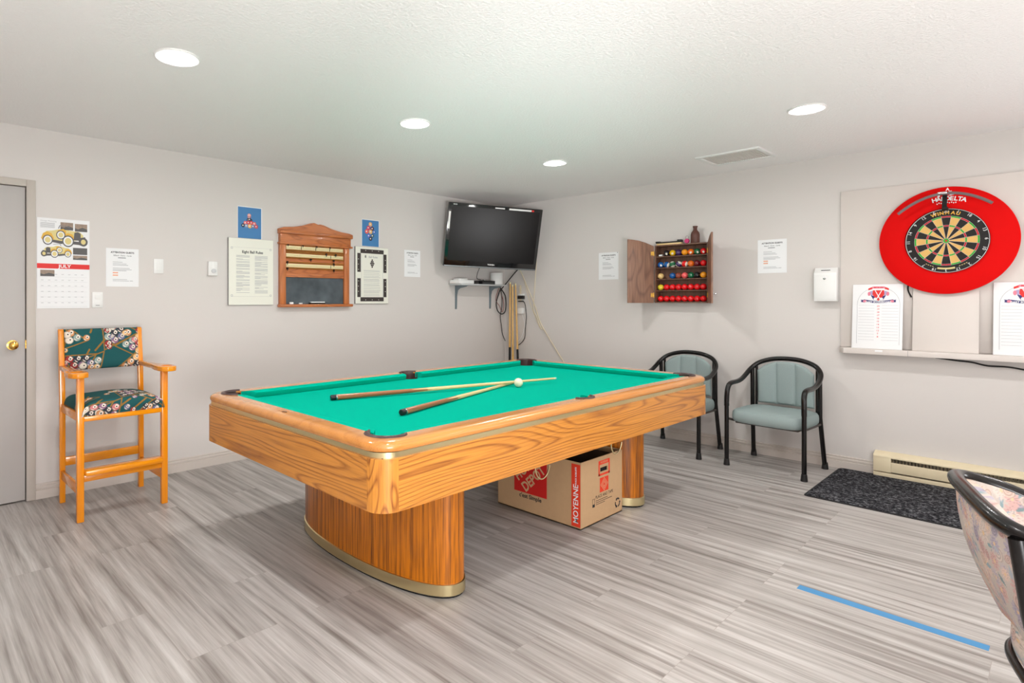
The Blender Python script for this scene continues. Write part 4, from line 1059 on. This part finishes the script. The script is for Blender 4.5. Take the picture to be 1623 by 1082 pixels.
def standing_cue(label, x, y, top, bt, r0, r1, black=True, lean=(0, 0)):
    t = thing('pool_cue', label, 'pool cue', (x, y, 0), 0, 'cues standing in the corner')
    lx, ly = lean
    P = lambda z: (lx * z / top, ly * z / top, z)
    R = lambda z: r0 + (r1 - r0) * z / top
    z0 = .0
    b = MB(); b.tube([P(0), P(.03)], r0 * 1.05, 0, 12, smooth=False); b.build('bumper', 'black', t)
    b = MB(); b.tube([P(.03), P(bt)], lambda q: R(bt * q), 0, 12, smooth=False); b.build('butt', 'matt_black' if black else 'maple_z', t)
    b = MB(); b.tube([P(bt), P(top - .02)], lambda q: R(bt + (top - bt) * q), 0, 12, smooth=False); b.build('shaft', 'maple_z', t)
    b = MB(); b.tube([P(top - .02), P(top)], r1, 0, 12, smooth=False); b.build('ferrule', 'ivory', t)
standing_cue('standing cue with a black butt, left one of the corner group', -.086, -.146, 1.522, .755, .0165, .0105, lean=(.004, -.008))
standing_cue('standing pale cue without black butt, between the other two in the corner', -.100, -.212, 1.49, .5, .0165, .010, black=False, lean=(0, .006))
standing_cue('standing cue with a black butt, right one of the corner group', -.086, -.295, 1.506, .738, .0165, .0075, lean=(.004, .060))

# ------------------------------------------------------------------ ball cabinet on the right wall
CAB = thing('ball_cabinet', 'dark wooden wall cabinet with open doors holding rows of pool balls', 'cabinet', (0, -2.20, 1.283), RW)
def cabinet():
    t = CAB; hw, dp, hh = .250, .100, .546; th = .012
    b = MB(); b.bx(-hw, -hw + th, -dp, 0, 0, hh, 0, .001); b.bx(hw - th, hw, -dp, 0, 0, hh, 0, .001); b.bx(-hw + th, hw - th, -dp, 0, 0, th, 0, .001); b.bx(-hw + th, hw - th, -dp, 0, hh - th, hh, 0, .001)
    b.bx(-hw + th, hw - th, -.006, -.001, th, hh - th); b.build('carcass', 'walnut', t)
    for k in range(1, 5):
        b = MB(); b.bx(-hw + th, hw - th, -dp + .012, -.006, .107 * k + .004, .107 * k + .013, 0, .001); b.build('shelf', 'walnut', t)
    # doors: world directions converted to the local frame (local x = -world y, local y = world x)
    def door(hx, dirx, diry, flip, kf):
        ang = math.atan2(diry, dirx)
        prof = [(0, 0), (.250, 0), (.250, .607), (.20, .602), (.14, .592), (.08, .574), (.03, .553), (0, .540)]
        b = MB(); s = 1
        b.prism(prof, -.007, .007, 0, 'y', bev=.0015)
        o = b.build('door', 'walnut_d', t, loc=(hx, -dp - .008, 0), rz=ang)
        k = MB(); mx = Matrix.Translation((.234, 0, .082)) @ Matrix.Rotation(pi / 2 * kf, 4, 'X')
        k.lathe([(0, .007), (.005, .007), (.004, .020), (.010, .024), (.010, .032), (0, .034)], 0, 16, mx); k.build('knob', 'chrome', o)
        for z in (.075, .47):
            h = MB(); h.bx(.002, .030, -.009 * flip, -.0071 * flip, z - .018, z + .018); h.tube([(0, -.008 * flip, z - .024), (0, -.008 * flip, z + .024)], .0045, 0, 8, smooth=False); h.build('hinge', 'gold', o)
    # left door (towards the corner): world (-.7325, .6807) -> local (-.6807, -.7325)
    door(-hw - .006, -.6807, -.7325, -1, 1)
    # right door: world (-.2137,-.1155)/.243 -> local (.475, -.879)
    door(hw + .006, .475, -.879, 1, -1)
cabinet()
CO = dict(black=(26, 24, 28), yellow=(240, 190, 20), purple=(62, 36, 92), amber=(250, 160, 30), orange=(240, 110, 24), green=(20, 104, 66), blue=(18, 88, 158), maroon=(110, 20, 34), red=(232, 16, 24),
          cream=(232, 196, 128), brown=(150, 70, 50), pink=(240, 96, 96), white=(238, 232, 218), lemon=(226, 206, 50))
BM = {}
def ballmat(c, stripe=False):
    k = (c, stripe)
    if k not in BM: BM[k] = mat('ball_%s' % c, srgb(*CO[c]), .15, coat=.5)
    return BM[k]
rows = [
 (4, [None, 'black#', 'yellow#', 'purple', 'amber', 'orange#', 'green#', 'red#', ]),
 (3, ['blue#', 'blue/', 'green/', 'purple/', 'red/', 'orange', 'maroon', 'red']),
 (2, ['cream', None, 'blue', 'brown', 'pink', 'green', 'black', 'amber']),
 (1, ['lemon'] + ['red'] * 7),
 (0, ['red'] * 8)]
names = {4: 'top shelf', 3: 'second shelf down', 2: 'middle shelf', 1: 'second shelf up', 0: 'bottom'}
ords = ['first', 'second', 'third', 'fourth', 'fifth', 'sixth', 'seventh', 'eighth']
for k, row in rows:
    z = 1.283 + (.107 * k + .013 if k else .012) + .0283
    cnt = 0
    for i, c in enumerate(row):
        if c is None: continue
        cnt += 1
        st = c[-1] == '/'; num = c[-1] == '#'; c = c.rstrip('/#')
        y = -1.9935 - .0572 * i
        b = MB()
        if st:      # striped: coloured band on a white ball
            b.sphere((0, 0, 0), .0282, 0, 24, 16)
            mt = [BM.setdefault('w', mat('ball_white', srgb(*CO['white']), .15, coat=.5)), ballmat(c), M['ink']]
            for f in b.bm.faces:
                if abs(f.calc_center_median().z) < .0155: f.material_index = 1
            b.bm.transform(Matrix.Rotation(.9 + i, 4, 'X') @ Matrix.Rotation(.8 * i, 4, 'Z'))
        else:
            b.sphere((0, 0, 0), .0282, 0, 24, 16)
            mt = [ballmat(c), BM.setdefault('w', mat('ball_white', srgb(*CO['white']), .15, coat=.5)), M['ink']]
            if num:
                b.bm.transform(Matrix.Rotation(.3, 4, 'Y'))
                for f in b.bm.faces:
                    q = f.calc_center_median().normalized()
                    if q.dot(Vector((-.80, -.45 + .1 * (i % 3), -.30)).normalized()) > .945: f.material_index = 1
        o = b.build('billiard_ball', mt, loc=(-.062, y, z))
        desc = ('striped ' if st else '') + {'amber': 'orange-yellow', 'lemon': 'yellow', 'cream': 'cream'}.get(c, c)
        same = [q for q in row if q and q.rstrip('/#') == c and (q[-1] == '/') == st]
        lab = '%s ball on the %s of the wall cabinet' % (desc, names[k])
        if k == 0: lab = '%s ball in the bottom of the wall cabinet' % desc
        if len(same) > 1: lab += ', %s from left' % ords[cnt - 1]
        tag(o, lab, 'ball', 'balls in the wall cabinet')
tag(MB().box((0, 0, .009), (.030, .034, .016), 0, .003).build('chalk_cube', 'white', loc=(-.060, -1.995, 1.283 + .107 * 4 + .014)), 'small grey white chalk cube at the left of the cabinet top shelf', 'chalk')
ZT = 1.283 + .546
tag(MB().box((0, 0, .009), (.05, .235, .016), 0, .002).build('wood_strip', 'maple', loc=(-.062, -2.080, ZT + .0005)), 'pale flat wood strip lying on the cabinet top under the black tray', 'wood strip')
b = MB(); b.bx(-.025, .025, -.12, .12, 0, .006, 0, .001); b.bx(-.025, -.019, -.12, .12, .004, .012); b.bx(.019, .025, -.12, .12, .004, .012); b.bx(-.025, .025, -.125, -.085, .004, .026, 0, .005); b.bx(-.025, .025, .085, .125, .004, .020, 0, .005)
tag(b.build('tray', 'black', loc=(-.062, -2.075, ZT + .0185)), 'long black tray on top of the ball cabinet', 'tray')
t = thing('key_fob', 'round magenta tag with a wire ring on top of the cabinet', 'key fob', (-.066, -2.245, ZT + .001))
MB().lathe([(0, -.009), (.020, -.009), (.023, 0), (.020, .009), (0, .009)], 0, 24, Matrix.Translation((0, 0, .024)) @ Matrix.Rotation(pi / 2, 4, 'Y')).build('disc', 'magenta', t)
MB().tube([(0, -.012, .040), (0, -.014, .06), (0, 0, .074), (0, .014, .06), (0, .012, .040)], .0016, 0, 6, 5).build('ring', 'chrome', t)
tag(MB().lathe([(0, 0), (.036, 0), (.038, .004), (.038, .075), (.034, .095), (.020, .115), (.017, .122), (.017, .142), (.021, .145), (.021, .155), (.014, .156), (.013, .13), (0, .13)], 0, 32).build('bottle', 'bottle', loc=(-.060, -2.318, ZT + .0005)), 'dark brown bottle standing on the ball cabinet', 'bottle')

# ------------------------------------------------------------------ comment box
def comment_box():
    t = thing('comment_box', 'small white locking box mounted beside the dartboard backing', 'box', (0, -3.335, 1.302), RW)
    w2, d, h = .076, .075, .262
    P = [(-.001, 0), (-d, 0), (-d, .222), (-d + .035, h), (-.001, h)]
    b = MB(); b.prism([(y, z) for y, z in P], -w2, w2, 0, 'x', bev=.002); b.build('casing', 'white', t)
    b = MB(); b.box((0, -d - .002, .108), (w2 * 2 - .022, .004, .190), 0, .001); b.build('door', 'white', t)
    b = MB(); b.lathe([(0, 0), (.010, 0), (.010, .004), (.006, .005), (0, .005)], 0, 20, Matrix.Translation((-.003, -d - .004, .178)) @ Matrix.Rotation(pi / 2, 4, 'X')); b.build('lock', 'chrome', t)
    ang = math.atan2(.035, .040)
    b = MB(); b.box((0, -d + .0165, .2415), (.062, .0015, .006), 0, mx=None, rot=(-ang, 0, 0)); b.build('slot', 'matt_black', t)
comment_box()

# ------------------------------------------------------------------ dart area
def dart_area():
    o = MB().bx(0, 1.55, -.018, -.0005, 0, 1.20, 0, .001).build('backing_board', 'panel', loc=(0, -3.425, .950), rz=RW)
    tag(o, 'large flat painted board behind the dartboard', 'wall board')
    # ledge with a clipped left end
    P = [(0, -.0185), (.0, -.03), (.045, -.115), (1.55, -.115), (1.55, -.0185)]
    b = MB(); b.prism(P, 0, .040, 0, 'z', bev=.002); b.rect(.24, .285, .022, .034, -.1155, 1); b.rect(.430, .4315, .0, .04, -.1155, 2)
    o = b.build('ledge', ['panel', 'paper', 'mid_ink'], loc=(0, -3.418, .908), rz=RW); tag(o, 'long beige ledge below the dartboard holding the scoreboards', 'ledge')
    # surround and board
    cy, cz = -4.047, 1.724
    o = MB().lathe([(.2225, 0), (.371, 0), (.371, .021), (.365, .025), (.2225, .025)], 0, 128, Matrix.Rotation(pi / 2, 4, 'X'), cap=False)
    yy = -.0255; rad = .300
    tw = 'HARROWS DELTA'
    for s, body, a0, stp in ((0, 'HAR', 14.0, 4.6), (1, 'DELTA', -2.2, 4.4)):
        for k, ch in enumerate(body):
            a = radians(90 + a0 - stp * k - (2.5 if s == 0 else 0)); r2 = rad - .012
            o.text(ch, r2 * cos(a), r2 * sin(a), yy, .040, 1, rot=a - pi / 2, bold=.0012)
    o.text('A', .012, .352, yy, .026, 1, bold=.001); o.rect(.018, .034, .336, .340, yy, 1)
    for k in range(10):
        a = radians(90 - 12 + 2.4 * k); r2 = .262 - .004 * (k % 2)
        if abs(k - 6) > 0: o.flat([((r2 + dr) * cos(a + da), (r2 + dr) * sin(a + da)) for dr, da in ((0, -.014), (.007, -.004), (.003, .014), (-.004, .004))], yy, 1)
    o.flat([(.01, .306), (.045, .312), (.06, .318), (.03, .317)], yy, 1); o.flat([(-.045, .302), (-.035, .318), (-.03, .325), (-.028, .305)], yy, 1)
    s = o.build('dartboard_surround', ['dart_red', 'paper'], loc=(-.046, cy, cz), rz=RW); tag(s, 'round bright red foam ring around the dartboard', 'dartboard surround')
    t = thing('dartboard', 'round bristle dartboard with cream and black segments in the red surround', 'dartboard', (-.046, cy - .006, cz - .004), RW)
    b = MB(); b.lathe([(0, 0), (.222, 0), (.222, .036), (.218, .038), (0, .038)], 0, 96, Matrix.Rotation(pi / 2, 4, 'X'))
    y = -.0385
    for i in range(20):
        a0 = radians(90 - 9 - 18 * i); a1 = a0 + radians(18); blk = i % 2 == 0
        for r0, r1, m in ((.0159, .099, 0 if blk else 1), (.099, .107, 2 if blk else 3), (.107, .162, 0 if blk else 1), (.162, .170, 2 if blk else 3)):
            # doubles and trebles drawn a little broad, as on the worn board
            if m >= 2: r0, r1 = r0 - .0012, r1 + .0012
            b.ring(0, 0, r0, r1, y - (.0002 if m >= 2 else 0), m, 4, a0, a1)
    b.ring(0, 0, .006, .0159, y - .0003, 3, 24); b.disc(0, 0, .0062, .0062, y - .0004, 2, 20)
    b.build('face', ['sisal_black', 'sisal_tan', 'sisal_red', 'sisal_green'], t)
    b = MB()
    for i in range(20):
        a = radians(90 - 9 - 18 * i); b.tube([(.016 * cos(a), y - .0012, .016 * sin(a)), (.172 * cos(a), y - .0012, .172 * sin(a))], .0007, 0, 4, smooth=False)
    for r in (.0159, .098, .108, .161, .171): b.tube([(r * cos(2 * pi * k / 48), y - .0012, r * sin(2 * pi * k / 48)) for k in range(48)], .0006, 0, 4, 1, closed=True, smooth=False)
    b.build('wire_spider', 'wire', t)
    b = MB()
    b.tube([(.2185 * cos(2 * pi * k / 80), y - .003, .2185 * sin(2 * pi * k / 80)) for k in range(80)], .0016, 0, 6, 1, closed=True, smooth=False)
    for i, n in enumerate((20, 1, 18, 4, 13, 6, 10, 15, 2, 17, 3, 19, 7, 16, 8, 11, 14, 9, 12, 5)):
        a = radians(90 - 18 * i); b.text(str(n), .2035 * cos(a), .2035 * sin(a), y - .003, .026, 0, rot=a - pi / 2, bold=.0002)
    b.build('number_ring', 'wire', t)
    b = MB()
    for ch, dg in zip('WINMAU', (19.5, 12.8, 7.2, -1.6, -10.8, -18.8)):
        a = radians(90 + dg); b.text(ch, .1925 * cos(a), .1925 * sin(a), y - .0008, .031, 0, rot=a - pi / 2, bold=.0012)
    for s_ in (-1, 1):
        for k in range(4): a = radians(270 + s_ * (22 + 4 * k)); b.ring(0, 0, .186, .190, y - .0006, 1, 2, a - .02, a + .02)
    b.ring(0, 0, .186, .198, y - .0006, 1, 10, radians(256), radians(284))
    b.build('lettering', ['gold_ink', 'cream_ink'], t)
    # curved light bar in front of the surround on a short black arm
    t = thing('dartboard_light', 'curved grey light bar on a black arm over the top of the dartboard', 'dartboard light', (-.0185, cy - .006, cz - .004), RW)
    P = []
    for k in range(25):
        u = k / 24; yv = -3.800 - .490 * u
        loc = -(yv) + (cy - .006)         # local x
        xx = loc; 
        # arc through the three measured heights
        zz = 2.038 - .105 * ((xx - .004) / .245) ** 2
        P.append((xx, -.142, zz - (cz - .004)))
    b = MB(); b.tube(P, .0095, 0, 8, 1, smooth=False, sq=(1, .45)); b.build('light_bar', 'arc', t)
    b = MB(); b.box((-.004, -.105, .268), (.026, .006, .13), 0, .002, rot=(radians(-16), 0, 0)); b.box((0, -.1125, .218), (.026, .078, .022), 0, .003, rot=(0, 0, 0)); b.build('arm', 'matt_black', t)
    b = MB(); b.box((-.012, -.140, .322), (.052, .022, .016), 0, .004); b.build('clamp', 'chrome', t)
    # scoreboards
    def sb(x_world, label):
        b = MB(); W, Hh = .304, .482
        b.bx(0, W, 0, .006, 0, Hh, 0, .001); y = -.0006
        cx = W / 2 + .006; top = Hh
        n = 20; R = .128; pz = top - .165
        Pc = [(cx + R * cos(pi * k / n), top - .150 + R * 1.02 * sin(pi * k / n)) for k in range(n + 1)]
        b.ring(cx, top - .150, R - .001, R + .001, y, 1, 24, 0, pi)
        for xx in (cx - R - .001, cx + R - .001): b.rect(xx, xx + .002, .035, top - .150, y, 1)
        for k in range(13): b.rect(cx - R + .008, cx - .022, .065 + .0215 * k, .0665 + .0215 * k, y, 1); b.rect(cx + .022, cx + R - .008, .065 + .0215 * k, .0665 + .0215 * k, y, 1)
        for k, s_ in enumerate(('20', '19', '18', '17', '16', '15', '14', '13', '12', 'T', 'B')): b.text(s_, cx, .318 - .0228 * k, y, .016, 2, bold=.0002)
        e = top - .075
        b.flat([(cx - .034, e + .03), (cx + .034, e + .03), (cx + .036, e + .0), (cx + .018, e - .035), (cx, e - .048), (cx - .018, e - .035), (cx - .036, e)], y - .0002, 2)
        for s_ in (-1, 1):
            b.flat([(cx + s_ * .052, e + .022), (cx + s_ * .036, e + .026), (cx + s_ * .034, e - .012), (cx + s_ * .046, e - .010)], y - .0001, 4)
            b.flat([(cx + s_ * .046, e - .008), (cx + s_ * .028, e - .012), (cx + s_ * .012, e - .042), (cx + s_ * .030, e - .040)], y - .0003, 3)
            b.disc(cx + s_ * .056, e + .004, .009, .016, y - .0003, 5, 12)
            P = [(cx - s_ * .022, e + .028), (cx - s_ * .018, e + .030), (cx + s_ * .016, e - .040), (cx + s_ * .010, e - .042)]
            b.flat(P, y - .0005, 0); b.disc(cx + s_ * .018, e - .034, .011, .009, y - .0005, 0, 10)
        # ribbons
        b.flat([(cx - .042, e + .044), (cx + .042, e + .044), (cx + .036, e + .058), (cx - .036, e + .058)], y - .0003, 5)
        for s_ in (-1, 1): b.flat([(cx + s_ * .036, e + .040), (cx + s_ * .062, e + .030), (cx + s_ * .062, e + .044), (cx + s_ * .036, e + .056)], y - .0002, 2)
        b.text('BITE IN', cx, e + .051, y - .0007, .017, 2, bold=.0004)
        for k in range(-8, 9):
            x0 = cx + k * .0105; dz = .010 * (abs(k) / 8) ** 2
            b.rect(x0 - .0055, x0 + .0055, e - .066 + dz, e - .049 + dz, y - .0004, 3)
        for s_ in (-1, 1): b.flat([(cx + s_ * .082, e - .062), (cx + s_ * .106, e - .058), (cx + s_ * .103, e - .048), (cx + s_ * .108, e - .040), (cx + s_ * .082, e - .044)], y - .0002, 3); b.disc(cx + s_ * .082, e - .052, .012, .009, y - .0005, 5, 12)
        b.text('DART SCOREBOARD', cx, e - .0575, y - .0008, .0165, 0, bold=.0005)
        o = b.build('dart_scoreboard', ['paper', 'grey_ink', 'red_ink', 'navy_ink', 'lav_ink', 'pink_ink'], loc=(-.082, x_world, .9487), rz=RW)
        o.rotation_euler = (radians(-6.2), 0, RW)
        tag(o, label, 'scoreboard', 'white dart scoreboards')
    sb(-3.508, 'white dart scoreboard left of the blank beige panel, near the comment box')
    sb(-4.287, 'white dart scoreboard at the right end of the ledge, cut by the photo edge')
    o = MB().bx(0, .350, 0, .010, 0, .45, 0, .001).build('blank_panel', 'panel', loc=(-.080, -3.868, .9487), rz=RW); o.rotation_euler = (radians(-6.0), 0, RW)
    tag(o, 'blank beige panel between the two scoreboards, tucked behind the red ring', 'panel')
    cable('cable', 'dark cable drooping below the dartboard ledge', [(-.03, -3.99, .905), (-.03, -4.10, .892), (-.03, -4.18, .886), (-.03, -4.26, .868), (-.03, -4.36, .868), (-.03, -4.50, .85), (-.03, -4.70, .86), (-.03, -4.80, .90)], .0055, 'matt_black')
    cable('cable', 'short black cable showing between left scoreboard and blank panel', [(-.030, -3.845, 1.45), (-.030, -3.838, 1.40), (-.030, -3.842, 1.37), (-.030, -3.858, 1.33)], .005, 'matt_black')
dart_area()

# ------------------------------------------------------------------ heater, mat, tape
def heater():
    t = thing('baseboard_heater', 'cream electric baseboard heater along the right wall behind the mat', 'heater', (0, -3.640, 0), RW)
    L, d = 1.6, .068
    b = MB(); b.bx(0, L, -.010, -.001, .012, .182); b.prism([(-.001, .186), (-.001, .172), (-d + .004, .158), (-d - .002, .150), (-d - .002, .158), (-d + .004, .166)], 0, L, 0, 'x'); b.build('back_and_hood', 'heater', t)
    b = MB(); b.bx(0, .105, -d, -.010, .045, .150, 0, .002); b.build('end_cap', 'heater', t)
    b = MB(); b.bx(L - .105, L, -d, -.010, .045, .150, 0, .002); b.build('end_cap', 'heater', t)
    b = MB(); b.bx(.106, L - .106, -d, -d + .004, .050, .122, 0, .001); b.build('front_panel', 'heater', t)
    b = MB(); b.bx(0, L, -d + .002, -.010, .010, .038, 0, .001); b.build('bottom_rail', 'heater', t)
    b = MB(); b.bx(.106, L - .106, -d + .006, -.011, .046, .110, 0)
    for k in range(70): x = .12 + k * .0194; b.bx(x, x + .003, -d + .008, -.012, .108, .135)
    b.build('fins', 'fins', t)
heater()
t = thing('door_mat', 'rectangular charcoal carpet mat on the floor by the heater', 'mat', (-.482, -4.25, 0))
def rr(hx, hy, r, z): return rrect(hx, hy, r, z, 5)
MB().loft([rr(.463, .835, .03, .0005), rr(.463, .835, .03, .004), rr(.458, .830, .028, .007)], 0).build('rubber_border', 'mat_edge', t)
MB().loft([rr(.450, .822, .02, .006), rr(.450, .822, .02, .0105), rr(.447, .819, .02, .0115)], 0).build('carpet_top', 'mat_rug', t)
o = MB().bx(-.024, .024, -.318, .318, .0002, .0009).build('floor_tape', 'tape', loc=(-2.387, -4.098, 0)); o.rotation_euler = (0, 0, radians(-1.0)); tag(o, 'straight strip of blue tape on the grey floor', 'tape')
